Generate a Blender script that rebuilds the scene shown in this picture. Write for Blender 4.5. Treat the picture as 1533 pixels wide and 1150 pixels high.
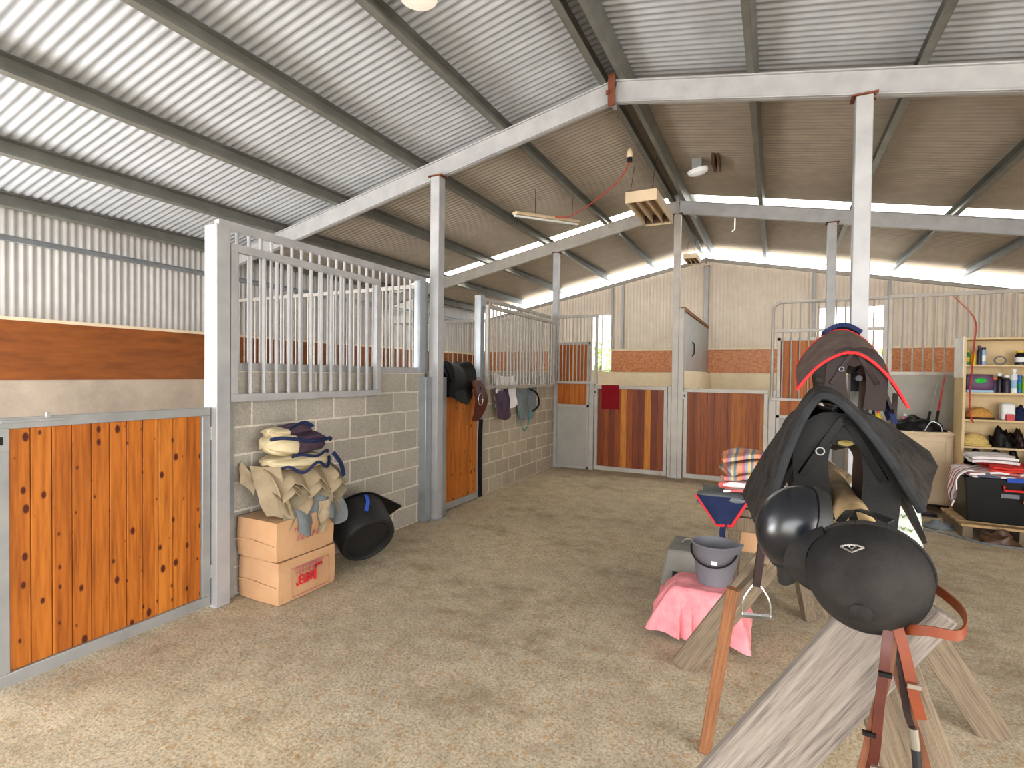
import bpy, math, random
from mathutils import Vector, Matrix, noise
random.seed(7)
for o in list(bpy.data.objects): bpy.data.objects.remove(o)
SC = bpy.context.scene; COL = SC.collection
V = Vector; PI = math.pi

# ---------------------------------------------------------------- camera
yaw, pit, roll = .4617, .0185, .0116
cam = bpy.data.cameras.new('camera'); cam.lens = 787.65/1533*36; cam.sensor_width = 36; cam.sensor_fit = 'HORIZONTAL'
cam.clip_start = .05; cam.clip_end = 400
co = bpy.data.objects.new('camera', cam); COL.objects.link(co)
R0 = V((math.cos(yaw), math.sin(yaw), 0)); F0 = V((-math.sin(yaw), math.cos(yaw), 0)); Z0 = V((0, 0, 1))
FW = F0*math.cos(pit)-Z0*math.sin(pit); UP = Z0*math.cos(pit)+F0*math.sin(pit)
RI, UP = R0*math.cos(roll)+UP*math.sin(roll), UP*math.cos(roll)-R0*math.sin(roll)
m = Matrix((RI, UP, -FW)).transposed().to_4x4(); m.translation = V((0, 0, 1.6)); co.matrix_world = m
SC.camera = co
# ---------------------------------------------------------------- light
w = bpy.data.worlds.new('sky'); SC.world = w; w.use_nodes = True
bg = w.node_tree.nodes['Background']; bg.inputs[0].default_value = (.93, .96, 1, 1); bg.inputs[1].default_value = 4.6
def lamp(kind, name, loc, tgt, energy, color=(1, 1, 1), **k):
    L = bpy.data.lights.new(name, kind); L.energy = energy; L.color = color
    for a, b in k.items(): setattr(L, a, b)
    o = bpy.data.objects.new(name, L); COL.objects.link(o); o.location = loc
    o.rotation_euler = (V(tgt)-V(loc)).to_track_quat('-Z', 'Y').to_euler(); return o
lamp('SUN', 'sun', (-9, 3, 8), (0, 0, 0), 17, (1, .96, .90), angle=.01)
# daylight arriving through the open front and the open left bay of the shed
lamp('AREA', 'daylight_front', (-1.4, -9, 2.4), (-1.2, 8, 1.9), 520, (1, .96, .90), shape='RECTANGLE', size=14, size_y=4.4)
lamp('AREA', 'daylight_left_bay', (-6.6, -.6, .6), (-5.4, 1.2, 3.2), 330, (.93, .96, 1), shape='RECTANGLE', size=2.4, size_y=3)
lamp('AREA', 'fill_right', (4.4, -.6, 1.4), (-3.0, 4.5, 1.0), 190, (1, .96, .91), shape='RECTANGLE', size=4, size_y=2.4)  # added fill lamp at an invented right opening, brightens the block wall
SC.view_settings.view_transform = 'Standard'; SC.view_settings.look = 'None'; SC.view_settings.gamma = 1
SC.view_settings.use_curve_mapping = False; SC.view_settings.exposure = .56

# ---------------------------------------------------------------- materials
def lin(h):
    h = h.lstrip('#'); r = []
    for i in (0, 2, 4):
        c = int(h[i:i+2], 16)/255; r.append(c/12.92 if c <= .04045 else ((c+.055)/1.055)**2.4)
    return (*r, 1)
class NT:
    def __init__(s, name):
        s.m = bpy.data.materials.new(name); s.m.use_nodes = True; s.t = s.m.node_tree
        s.b = s.t.nodes['Principled BSDF']
    def n(s, typ, **k):
        q = s.t.nodes.new(typ)
        for a, b in k.items():
            if a.startswith('i_'): q.inputs[a[2:].replace('_', ' ')].default_value = b
            else: setattr(q, a, b)
        return q
    def l(s, a, b): s.t.links.new(a, b)
    def coord(s): return s.n('ShaderNodeTexCoord').outputs['Object']
    def mapped(s, scale, co=None):
        mp = s.n('ShaderNodeMapping'); mp.inputs['Scale'].default_value = scale; s.l(co or s.coord(), mp.inputs[0]); return mp.outputs[0]
    def noise(s, scale, vec=None, detail=4, rough=.6):
        q = s.n('ShaderNodeTexNoise'); q.inputs['Scale'].default_value = scale; q.inputs['Detail'].default_value = detail
        q.inputs['Roughness'].default_value = rough; s.l(vec or s.coord(), q.inputs['Vector']); return q.outputs['Fac']
    def ramp(s, fac, stops):
        q = s.n('ShaderNodeValToRGB'); e = q.color_ramp.elements
        while len(e) < len(stops): e.new(.5)
        for x, (p, c) in zip(e, stops): x.position = p; x.color = lin(c) if isinstance(c, str) else c
        s.l(fac, q.inputs[0]); return q.outputs[0]
    def mix(s, fac, a, b, mode='MIX'):
        q = s.n('ShaderNodeMixRGB', blend_type=mode)
        for i, x in enumerate((fac, a, b)):
            if hasattr(x, 'links'): s.l(x, q.inputs[i])
            elif isinstance(x, str): q.inputs[i].default_value = lin(x)
            else: q.inputs[i].default_value = x
        return q.outputs[0]
    def math(s, op, a, b=0):
        q = s.n('ShaderNodeMath', operation=op)
        for i, x in enumerate((a, b)):
            if hasattr(x, 'links'): s.l(x, q.inputs[i])
            else: q.inputs[i].default_value = x
        return q.outputs[0]
    def bump(s, h, strength=.3, dist=.01):
        q = s.n('ShaderNodeBump'); q.inputs['Strength'].default_value = strength; q.inputs['Distance'].default_value = dist
        s.l(h, q.inputs['Height']); s.l(q.outputs[0], s.b.inputs['Normal'])
    def out(s, col=None, rough=.6, metal=0, spec=.5):
        if col is not None:
            if hasattr(col, 'links'): s.l(col, s.b.inputs['Base Color'])
            else: s.b.inputs['Base Color'].default_value = lin(col)
        if hasattr(rough, 'links'): s.l(rough, s.b.inputs['Roughness'])
        else: s.b.inputs['Roughness'].default_value = rough
        s.b.inputs['Metallic'].default_value = metal; s.b.inputs['Specular IOR Level'].default_value = spec
        return s.m
def plain(name, col, rough=.6, metal=0, var=.25, scale=8, bump=0, bscale=60, spec=.3):
    t = NT(name); n = t.noise(scale)
    dark = tuple(c*(1-var) for c in lin(col)[:3])+(1,); light = tuple(min(1, c*(1+var)) for c in lin(col)[:3])+(1,)
    c = t.ramp(n, [(.3, dark), (.7, light)])
    if bump: t.bump(t.noise(bscale), bump, .004)
    return t.out(c, rough, metal, spec)
def metalm(name, a, b, rust=None, rough=.5, metal=.35, thr=.68):
    t = NT(name); n = t.noise(5); c = t.ramp(n, [(.3, a), (.7, b)])
    n2 = t.noise(40, detail=3); c = t.mix(t.ramp(n2, [(.35, (0, 0, 0, 1)), (.75, (.25, .25, .25, 1))]), c, a)
    if rust:
        r = t.ramp(t.noise(3.3, detail=8, rough=.75), [(thr, (0, 0, 0, 1)), (thr+.08, (1, 1, 1, 1))]); c = t.mix(r, c, rust)
    return t.out(c, rough, metal)
M = {}
M['roof'] = metalm('roof_sheet', '#9c9fa3', '#aeb1b5', None, .5, .1)
M['roof_old'] = metalm('roof_sheet_weathered', '#968c80', '#a69b8c', None, .5, .1)
M['wallsheet'] = metalm('wall_sheet', '#d0c2b2', '#dccfbf', '#a8866c', .5, .08, .66)
M['purlin'] = metalm('galvanised_purlin', '#66665f', '#7b7b75', None, .5, .3)
M['steel'] = metalm('painted_steel', '#969596', '#a9a8a8', '#8a6a55', .5, .15, .74)
M['galv'] = metalm('galvanised_steel', '#8f9599', '#a6abaf', '#937a68', .38, .5, .72)
M['galvdoor'] = metalm('galvanised_door_steel', '#8f9190', '#a5a6a4', '#806a58', .45, .4, .7)
M['galvold'] = metalm('weathered_galvanised_steel', '#9a938b', '#aea89f', '#76604e', .5, .25, .62)
M['rust'] = plain('rusty_steel', '#6b3d2a', .8, .2, .4, 12)
M['darkmetal'] = plain('dark_metal', '#2c2c2e', .4, .6)
def block(name, ax, base=('#a39e95', '#b7b1a6'), mort='#dcd5c9'):
    t = NT(name); sp = t.n('ShaderNodeSeparateXYZ'); t.l(t.coord(), sp.inputs[0]); cb = t.n('ShaderNodeCombineXYZ')
    t.l(sp.outputs[ax], cb.inputs[0]); t.l(sp.outputs[2], cb.inputs[1])
    br = t.n('ShaderNodeTexBrick'); t.l(cb.outputs[0], br.inputs['Vector'])
    for k, v in (('Scale', 1), ('Brick Width', .4), ('Row Height', .2), ('Mortar Size', .009), ('Mortar Smooth', .2), ('Bias', 0)): br.inputs[k].default_value = v
    br.inputs['Color1'].default_value = lin(base[0]); br.inputs['Color2'].default_value = lin(base[1]); br.inputs['Mortar'].default_value = lin(mort)
    n = t.ramp(t.noise(70, detail=5, rough=.8), [(.3, (.62, .62, .62, 1)), (.7, (1.12, 1.1, 1.08, 1))]); c = t.mix(1., br.outputs['Color'], n, 'MULTIPLY')
    n3 = t.ramp(t.noise(1.6), [(.35, (.85, .84, .82, 1)), (.7, (1.05, 1.03, 1, 1))]); c = t.mix(1., c, n3, 'MULTIPLY')
    h = t.math('SUBTRACT', t.math('MULTIPLY', t.noise(90), .35), br.outputs['Fac']); t.bump(h, .8, .006)
    return t.out(c, .9)
M['blockY'] = block('concrete_block_side', 1); M['blockX'] = block('concrete_block_front', 0)
M['block2'] = block('warm_concrete_block_side', 1, ('#a69a89', '#baae9a'), '#d9d0be')
def concrete(name, a, b):
    t = NT(name); c = t.ramp(t.noise(2.5, detail=8, rough=.7), [(.3, a), (.7, b)]); t.bump(t.noise(35, detail=6), .25, .006); return t.out(c, .85)
M['conc'] = concrete('concrete', '#a3968a', '#c0b3a2'); M['conclight'] = concrete('pale_concrete', '#d6c4a6', '#e8d8bc'); M['concdark'] = concrete('grey_render', '#8d8a82', '#a19d94')
M['apron'] = concrete('outdoor_concrete', '#b5afa4', '#cbc6bb')
def boards(name, ax, wd, cols, knots=True, off=0., const=False):
    t = NT(name); sp = t.n('ShaderNodeSeparateXYZ'); t.l(t.coord(), sp.inputs[0])
    idx = t.math('FLOOR', t.math('DIVIDE', t.math('ADD', sp.outputs[ax], off), wd)); wn = t.n('ShaderNodeTexWhiteNoise', noise_dimensions='1D'); t.l(idx, wn.inputs['W'])
    c = t.ramp(wn.outputs['Value'], [(i/(len(cols)-(0 if const else 1)), x) for i, x in enumerate(cols)])
    if const: c.node.color_ramp.interpolation = 'CONSTANT'
    cb = t.n('ShaderNodeCombineXYZ'); t.l(t.math('MULTIPLY', sp.outputs[ax], 30), cb.inputs[0]); t.l(t.math('MULTIPLY', sp.outputs[2], 1.6), cb.inputs[1]); t.l(t.math('MULTIPLY', idx, 7.3), cb.inputs[2])
    g = t.noise(1.6, cb.outputs[0], 6, .6); c = t.mix(1., c, t.ramp(g, [(.28, (.55, .45, .38, 1)), (.6, (1.1, 1.08, 1.05, 1))]), 'MULTIPLY')
    if knots:
        cb2 = t.n('ShaderNodeCombineXYZ'); t.l(t.math('MULTIPLY', sp.outputs[ax], 12), cb2.inputs[0]); t.l(t.math('MULTIPLY', sp.outputs[2], 6.5), cb2.inputs[1])
        vo = t.n('ShaderNodeTexVoronoi', voronoi_dimensions='2D'); t.l(cb2.outputs[0], vo.inputs['Vector']); vo.inputs['Scale'].default_value = 1
        ws = t.n('ShaderNodeSeparateColor'); t.l(vo.outputs['Color'], ws.inputs[0])
        kd = t.math('SUBTRACT', vo.outputs['Distance'], t.math('SUBTRACT', t.math('MULTIPLY', ws.outputs[0], .24), .11))
        c = t.mix(t.ramp(kd, [(0, (1, 1, 1, 1)), (.07, (0, 0, 0, 1))]), c, '#4a1a0c')
    t.bump(g, .15, .003); return t.out(c, .5, 0, .3)
M['pine'] = boards('varnished_pine_boards', 1, .1, ['#a0591b', '#b46a24', '#aa611f', '#bc742b'])
M['cedar'] = boards('stained_hardwood_boards', 0, .098, ['#743208', '#84400e', '#6b2e0a', '#8c460f', '#6a2c0a', '#7c3a0c', '#8a4610', '#b87420'], False, .35, True)
M['cedarb'] = boards('stained_reddish_boards', 0, .098, ['#8a4612', '#6f340c', '#7d3c0e', '#94500f', '#a06018'], False, .1)
M['infill'] = boards('stained_infill_boards', 0, .1, ['#9a5212', '#b0661c', '#a45c16'], False)
def ply(name, a, b, strand=False):
    t = NT(name)
    if strand:
        vo = t.n('ShaderNodeTexVoronoi'); t.l(t.mapped((1, 1, 1.6)), vo.inputs['Vector']); vo.inputs['Scale'].default_value = 26
        sc = t.n('ShaderNodeSeparateColor'); t.l(vo.outputs['Color'], sc.inputs[0]); c = t.ramp(sc.outputs[0], [(0, a), (1, b)])
    else: c = t.ramp(t.noise(2.2, t.mapped((1, 1, 5)), 8, .65), [(.3, a), (.7, b)])
    return t.out(c, .45)
M['ply'] = ply('stained_plywood', '#6f3a14', '#96541f'); M['osb'] = ply('strand_board', '#a8602f', '#c98450', True)
def grey_timber(name, a, b, axis, hi='#a99d90'):
    t = NT(name); s = [26, 26, 26]; s[axis] = 1.1
    g = t.noise(5, t.mapped(s), 9, .7); c = t.ramp(g, [(.28, a), (.5, b), (.75, hi)]); t.bump(g, .7, .006); return t.out(c, .8)
M['greywood'] = grey_timber('weathered_grey_timber', '#3f3832', '#776d64', 2, '#90867b'); M['greywoodb'] = grey_timber('weathered_brown_timber', '#463b2f', '#6d5d4a', 2, '#85745c')
M['stick'] = grey_timber('orange_brown_timber', '#52301a', '#7c4e2c', 2, '#92643c'); M['pole'] = plain('peeled_log', '#b79a70', .7, 0, .3, 9, .3, 30)
M['pallet'] = plain('pallet_timber', '#a88a62', .8, 0, .3, 14)
def floorm():
    t = NT('crushed_sand_floor'); big = t.noise(.55, detail=6, rough=.6); c = t.ramp(big, [(.3, '#aea28e'), (.5, '#bdaf98'), (.7, '#c8b799')])
    mid = t.noise(6, detail=8, rough=.75); c = t.mix(1., c, t.ramp(mid, [(.3, (.72, .7, .66, 1)), (.62, (1.04, 1.03, 1.02, 1))]), 'MULTIPLY')
    fine = t.noise(70, detail=5, rough=.8); c = t.mix(1., c, t.ramp(fine, [(.32, (.42, .4, .37, 1)), (.5, (1, 1, 1, 1)), (.68, (1.4, 1.36, 1.3, 1))]), 'MULTIPLY')
    vo = t.n('ShaderNodeTexVoronoi'); t.l(t.coord(), vo.inputs['Vector']); vo.inputs['Scale'].default_value = 55
    sc = t.n('ShaderNodeSeparateColor'); t.l(vo.outputs['Color'], sc.inputs[0])
    c = t.mix(t.ramp(sc.outputs[0], [(.9, (0, 0, 0, 1)), (.93, (.4, .4, .4, 1))]), c, '#a9762f')
    # damp trodden patches
    sp = t.n('ShaderNodeMapping'); sp.inputs['Scale'].default_value = (.55, .8, 1); sp.inputs['Location'].default_value = (3.1, .4, 0); t.l(t.coord(), sp.inputs[0])
    d = t.ramp(t.noise(1.5, sp.outputs[0], 9, .75), [(.53, (0, 0, 0, 1)), (.68, (.6, .6, .6, 1))]); c = t.mix(d, c, '#6e5a42')
    t.bump(t.math('ADD', fine, t.math('MULTIPLY', mid, 1.5)), .55, .012); return t.out(c, .95, 0, .2)
M['floor'] = floorm()
def translucent(name, col):
    t = NT(name); t.t.nodes.remove(t.b); tr = t.n('ShaderNodeBsdfTranslucent'); dc = t.ramp(t.noise(1.1, t.mapped((1, 2.5, 1)), 8, .8), [(.50, col), (.66, '#a98f62')]); t.l(dc, tr.inputs[0])
    df = t.n('ShaderNodeBsdfDiffuse'); df.inputs[0].default_value = lin(col); mx = t.n('ShaderNodeMixShader'); mx.inputs[0].default_value = .06
    t.l(tr.outputs[0], mx.inputs[1]); t.l(df.outputs[0], mx.inputs[2]); t.l(mx.outputs[0], t.t.nodes['Material Output'].inputs[0]); return t.m
M['skylight'] = translucent('translucent_roof_sheet', '#f4f5ec')
t = NT('window_glass'); t.t.nodes.remove(t.b); a = t.n('ShaderNodeBsdfTransparent'); b = t.n('ShaderNodeBsdfGlossy'); b.inputs['Roughness'].default_value = .02
x = t.n('ShaderNodeMixShader'); x.inputs[0].default_value = .06; t.l(a.outputs[0], x.inputs[1]); t.l(b.outputs[0], x.inputs[2]); t.l(x.outputs[0], t.t.nodes['Material Output'].inputs[0]); M['glass'] = t.m
def fabric(name, a, b=None, scale=6, bs=180, stripes=None, rough=.9):
    t = NT(name); c = t.ramp(t.noise(scale, detail=6, rough=.7), [(.35, a), (.65, b or a)])
    if stripes:
        ax, wd, cols = stripes; sp = t.n('ShaderNodeSeparateXYZ'); t.l(t.coord(), sp.inputs[0])
        f = t.math('FRACT', t.math('DIVIDE', sp.outputs[ax], wd)); r = t.ramp(f, [(i/len(cols), x) for i, x in enumerate(cols)])
        r.node.color_ramp.interpolation = 'CONSTANT'; c = t.mix(.9, c, r)
    t.bump(t.noise(bs, detail=3), .4, .004); return t.out(c, rough, 0, .15)
M['felt'] = fabric('dark_felt', '#181716', '#38332f', 16, 60); M['feltedge'] = fabric('felt_binding', '#1f2022', '#2f3032', 9, 70)
M['brownfab'] = fabric('brown_fabric', '#574a44', '#6e5f57'); M['redtrim'] = plain('red_binding', '#d8262a', .6); M['navy'] = fabric('navy_fabric', '#1b2340', '#262f4e')
M['pink'] = fabric('pink_towelling', '#d97f86', '#e8979b', 12, 90); M['maroon'] = fabric('maroon_cloth', '#6e0f18', '#84141d')
M['cream'] = fabric('cream_canvas', '#b3a482', '#c6b896'); M['tan'] = fabric('tan_canvas', '#877861', '#9f8e74', 5); M['olive'] = fabric('olive_canvas', '#6f6652', '#857a62')
M['greycan'] = fabric('grey_canvas', '#5f6466', '#767b7c'); M['plum'] = fabric('plum_fabric', '#3f3140', '#54434f'); M['white'] = fabric('white_cloth', '#d5cfcf', '#e6e0df')
M['multi'] = fabric('multicolour_blanket', '#b98a70', '#caa58c', 9, 120, (0, .11, ['#c88a5c', '#b8647a', '#7f93a8', '#d6b27a', '#5b7f8c', '#c98f74']))
M['check'] = fabric('striped_blanket', '#dcd5d4', '#e6dfdd', 9, 120, (1, .12, ['#e1d9d8', '#e1d9d8', '#2b3354', '#e1d9d8', '#c23f3c']))
M['redfab'] = fabric('red_fabric', '#c4302c', '#d8453b'); M['bluefab'] = fabric('blue_fabric', '#2c4aa0', '#3a5ab4')
M['leather'] = plain('black_leather', '#0b0908', .5, 0, .3, 10, .2, 120, .2); M['brownlea'] = plain('brown_leather', '#20100c', .45, 0, .35, 10, .2, 120, .2); M['redlea'] = plain('chestnut_leather', '#451c12', .4, 0, .3, 10)
M['tanlea'] = plain('tan_leather', '#5f3822', .5, 0, .3, 14, .2, 120); M['orangelea'] = plain('orange_leather', '#6a2e12', .5, 0, .15, 14)
M['velvet'] = fabric('black_velvet', '#0c0d10', '#2b2825', 4, 200, rough=.75); M['gloss'] = plain('satin_black_shell', '#0c1017', .25, 0, .1, 3, spec=.6); M['rubber'] = plain('black_rubber', '#1e1d1c', .5, 0, .3, 6, .15, 40)
M['blackpl'] = plain('black_plastic', '#0b0b0d', .35, spec=.25); M['greypl'] = plain('grey_plastic', '#6c6c72', .5, 0, .12, 5); M['greystep'] = plain('grey_step_plastic', '#75726a', .7, 0, .18, 5, .15)
def card(name):
    t = NT(name); c = t.ramp(t.noise(3, detail=6), [(.3, '#ae8562'), (.7, '#c59c74')]); t.bump(t.noise(14), .3, .01); return t.out(c, .4)
M['card'] = card('wrapped_cardboard'); M['redink'] = plain('red_ink', '#c8202e', .7); M['pinkink'] = plain('faded_red_ink', '#b06064', .7)
M['creampaint'] = plain('cream_paint', '#cdb798', .6, 0, .1, 4); M['creamshelf'] = plain('cream_shelf_laminate', '#cbb287', .55, 0, .1, 4); M['whitepaint'] = plain('white_paint', '#dcd6cc', .6, 0, .1)
M['straw'] = plain('straw_weave', '#c08b45', .8, 0, .3, 40, .4); M['chrome'] = plain('chrome', '#c9ccd0', .18, 1, .05)
M['sack'] = plain('woven_plastic_sack', '#cfd6cf', .5, 0, .1, 6, .2, 30); M['green'] = plain('green_print', '#6f8f2e', .6); M['redcord'] = plain('red_cord', '#a63a2c', .6)
for k, c in dict(p_yellow='#d3b51c', p_lime='#7fae1a', p_green='#157a3c', p_blue='#2563a8', p_purple='#4a1f4a', p_white='#dfe2e2', p_pink='#d0688a', p_red='#bb2f34', p_black='#17161b', p_dark='#2b2433', p_orange='#e0641c', p_lblue='#8fb4d2', p_brown='#4b3324').items(): M[k] = plain(k[2:]+'_plastic', c, .4, 0, .08)

# ---------------------------------------------------------------- mesh helpers
class MB:
    def __init__(s): s.v = []; s.f = []; s.mi = []; s.cur = 0
    def add(s, vs, fs):
        b = len(s.v); s.v += [V(p) for p in vs]; s.f += [tuple(b+i for i in f) for f in fs]; s.mi += [s.cur]*len(fs); return s
    def box(s, a, b, M4=None):
        x0, y0, z0 = [min(p, q) for p, q in zip(a, b)]; x1, y1, z1 = [max(p, q) for p, q in zip(a, b)]
        vs = [V(p) for p in ((x0, y0, z0), (x1, y0, z0), (x1, y1, z0), (x0, y1, z0), (x0, y0, z1), (x1, y0, z1), (x1, y1, z1), (x0, y1, z1))]
        if M4: vs = [M4@p for p in vs]
        return s.add(vs, [(0, 3, 2, 1), (4, 5, 6, 7), (0, 1, 5, 4), (1, 2, 6, 5), (2, 3, 7, 6), (3, 0, 4, 7)])
    def beam(s, p, q, wd, ht, side=None):      # rectangular bar from p to q; wd along side, ht across
        p, q = V(p), V(q); d = (q-p).normalized(); sd = V(side) if side else (d.cross(V((0, 0, 1))) if abs(d.z) < .95 else V((1, 0, 0)))
        sd = (sd-d*sd.dot(d)).normalized(); u = d.cross(sd)
        vs = [c+sd*a*wd/2+u*b*ht/2 for c in (p, q) for a, b in ((-1, -1), (1, -1), (1, 1), (-1, 1))]
        return s.add(vs, [(3, 2, 1, 0), (4, 5, 6, 7), (0, 1, 5, 4), (1, 2, 6, 5), (2, 3, 7, 6), (3, 0, 4, 7)])
    def chan(s, p, q, wd, ht, th, side, flip=1):   # C channel: web plus two flanges
        p, q = V(p), V(q); d = (q-p).normalized(); sd = V(side); sd = (sd-d*sd.dot(d)).normalized(); u = d.cross(sd)
        s.beam(p, q, th, ht, sd)
        for k in (-1, 1):
            o = u*k*(ht/2-th/2)+sd*flip*wd/2; s.beam(p+o, q+o, wd, th, sd)
        return s
    def tube(s, pts, r, n=10, cap=True):
        pts = [V(p) for p in pts]; rs = r if isinstance(r, (list, tuple)) else [r]*len(pts); rings = []; prev = None
        for i, p in enumerate(pts):
            d = (pts[min(i+1, len(pts)-1)]-pts[max(i-1, 0)]).normalized()
            a = prev if prev else (V((0, 0, 1)) if abs(d.z) < .9 else V((1, 0, 0)))
            a = (a-d*a.dot(d)).normalized(); prev = a; b = d.cross(a)
            rings.append([p+(a*math.cos(2*PI*k/n)+b*math.sin(2*PI*k/n))*rs[i] for k in range(n)])
        vs = [x for r_ in rings for x in r_]; fs = []
        for i in range(len(pts)-1):
            for k in range(n): fs.append((i*n+k, i*n+(k+1) % n, (i+1)*n+(k+1) % n, (i+1)*n+k))
        if cap: fs += [tuple(range(n-1, -1, -1)), tuple(range((len(pts)-1)*n, len(pts)*n))]
        return s.add(vs, fs)
    def lathe(s, prof, c, axis=(0, 0, 1), n=28, sx=1, sy=1):
        c = V(c); ax = V(axis).normalized(); a = V((1, 0, 0)) if abs(ax.x) < .9 else V((0, 1, 0)); a = (a-ax*a.dot(ax)).normalized(); b = ax.cross(a)
        vs = []; fs = []
        for r, h in prof: vs += [c+ax*h+a*math.cos(2*PI*k/n)*r*sx+b*math.sin(2*PI*k/n)*r*sy for k in range(n)]
        for i in range(len(prof)-1):
            for k in range(n): fs.append((i*n+k, i*n+(k+1) % n, (i+1)*n+(k+1) % n, (i+1)*n+k))
        if prof[0][0] > 1e-6: fs.append(tuple(range(n-1, -1, -1)))
        if prof[-1][0] > 1e-6: fs.append(tuple(range((len(prof)-1)*n, len(prof)*n)))
        return s.add(vs, fs)
    def sheet(s, f, nu, nv, th=.01):            # surface f(u,v) given a real thickness
        P = [[V(f(i/nu, j/nv)) for j in range(nv+1)] for i in range(nu+1)]; N = []
        for i in range(nu+1):
            r = []
            for j in range(nv+1):
                a = P[min(i+1, nu)][j]-P[max(i-1, 0)][j]; b = P[i][min(j+1, nv)]-P[i][max(j-1, 0)]; c = a.cross(b); r.append(c.normalized() if c.length > 1e-9 else V((0, 0, 1)))
            N.append(r)
        w_ = nv+1; top = [P[i][j]+N[i][j]*th/2 for i in range(nu+1) for j in range(w_)]; bot = [P[i][j]-N[i][j]*th/2 for i in range(nu+1) for j in range(w_)]
        B = len(top); fs = []
        for i in range(nu):
            for j in range(nv):
                q = (i*w_+j, (i+1)*w_+j, (i+1)*w_+j+1, i*w_+j+1); fs.append(q); fs.append(tuple(B+k for k in reversed(q)))
        edge = [(i, 0) for i in range(nu)]+[(nu, j) for j in range(nv)]+[(i, nv) for i in range(nu, 0, -1)]+[(0, j) for j in range(nv, 0, -1)]
        for k in range(len(edge)):
            a = edge[k][0]*w_+edge[k][1]; nx = edge[(k+1) % len(edge)]; b = nx[0]*w_+nx[1]; fs.append((b, a, B+a, B+b))
        return s.add(top+bot, fs)
    def ribbon(s, pts, wd, th, side):
        pts = smooth([V(p) for p in pts]); sd = V(side).normalized()
        def f(u, v):
            i = min(int(round(u*(len(pts)-1))), len(pts)-1); d = (pts[min(i+1, len(pts)-1)]-pts[max(i-1, 0)]).normalized(); q = (sd-d*sd.dot(d)).normalized(); return pts[i]+q*wd*(v-.5)
        return s.sheet(f, len(pts)-1, 2, th)
    def corr(s, o, along, L, z0, z1, nrm, pitch=.076, amp=.009, seg=6):
        """corrugated sheet: waves step along 'along'; z0, z1 are functions of the distance giving both end points as offset vectors"""
        o, al, nn = V(o), V(along).normalized(), V(nrm).normalized(); n = int(L/pitch*seg); vs = []; fs = []
        for i in range(n+1):
            t_ = L*i/n; w_ = nn*amp*math.sin(2*PI*(t_+o.dot(al))/pitch); vs += [o+al*t_+w_+V(z0(t_)), o+al*t_+w_+V(z1(t_))]
        for i in range(n): fs.append((2*i, 2*i+2, 2*i+3, 2*i+1))
        return s.add(vs, fs)
def smooth(p, n=6):
    if len(p) < 3: return [p[0].lerp(p[-1], i/n) for i in range(n+1)]
    o = []
    for i in range(len(p)-1):
        a, b, c, d = p[max(i-1, 0)], p[i], p[i+1], p[min(i+2, len(p)-1)]
        for k in range(n):
            t_ = k/n; o.append(.5*((2*b)+(c-a)*t_+(2*a-5*b+4*c-d)*t_*t_+(3*b-a-3*c+d)*t_**3))
    return o+[p[-1]]
def obj(name, mb, mat, parent=None, sm=True, bev=0, ang=35, sub=0):
    me = bpy.data.meshes.new(name); off = V((0, 0, 0)); q = parent
    while q is not None: off += q.location; q = q.parent
    base = off if parent is not None else V((0, 0, 0))
    if parent is None:                          # a thing that is one mesh gets its origin at its own base
        xs = [p.x for p in mb.v]; ys = [p.y for p in mb.v]; base = V(((min(xs)+max(xs))/2, (min(ys)+max(ys))/2, min(p.z for p in mb.v)))
        if name.split('_')[0] in ('wall', 'floor', 'ceiling'): base = V((0, 0, 0))
    me.from_pydata([tuple(p-base) for p in mb.v], [], mb.f)
    for mt in (mat if isinstance(mat, (list, tuple)) else [mat]): me.materials.append(M[mt] if isinstance(mt, str) else mt)
    if isinstance(mat, (list, tuple)): me.polygons.foreach_set('material_index', mb.mi)
    me.update()
    if sm: me.polygons.foreach_set('use_smooth', [True]*len(me.polygons)); me.set_sharp_from_angle(angle=math.radians(ang))
    o = bpy.data.objects.new(name, me); COL.objects.link(o)
    if parent is not None: o.parent = parent
    else: o.location = base
    if bev:
        b_ = o.modifiers.new('bevel', 'BEVEL'); b_.width = bev; b_.segments = 2; b_.limit_method = 'ANGLE'
    if sub:
        b_ = o.modifiers.new('sub', 'SUBSURF'); b_.levels = b_.render_levels = sub
    return o
def tag(o, label=None, cat=None, group=None, kind=None):
    for k, v in (('label', label), ('category', cat), ('group', group), ('kind', kind)):
        if v: o[k] = v
    return o
def thing(name, loc, label, cat, group=None):
    o = bpy.data.objects.new(name, None); COL.objects.link(o); o.location = loc; o.empty_display_size = .1; return tag(o, label, cat, group)
def struct(name, mb, mat, **k): return tag(obj(name, mb, mat, **k), kind='structure')
def copy_tree(o, parent=None):
    c = o.copy(); COL.objects.link(c); c.parent = parent
    for ch in list(o.children): copy_tree(ch, c)
    return c
def nz(p, sc, amp): return noise.noise(V(p)*sc)*amp

# ---------------------------------------------------------------- the building
RX, HR, SL, SR = -1.39, 4.14, .205, .19        # ridge x, rafter underside at the ridge, slopes
XL, XR, XA, XB = -7.05, 4.35, -3.42, .65       # outer walls and the aisle edges
Y1, Y2, YG = 4.85, 8.57, 12.42
def hr(x): return HR-(SL if x < RX else SR)*abs(x-RX)
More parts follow.
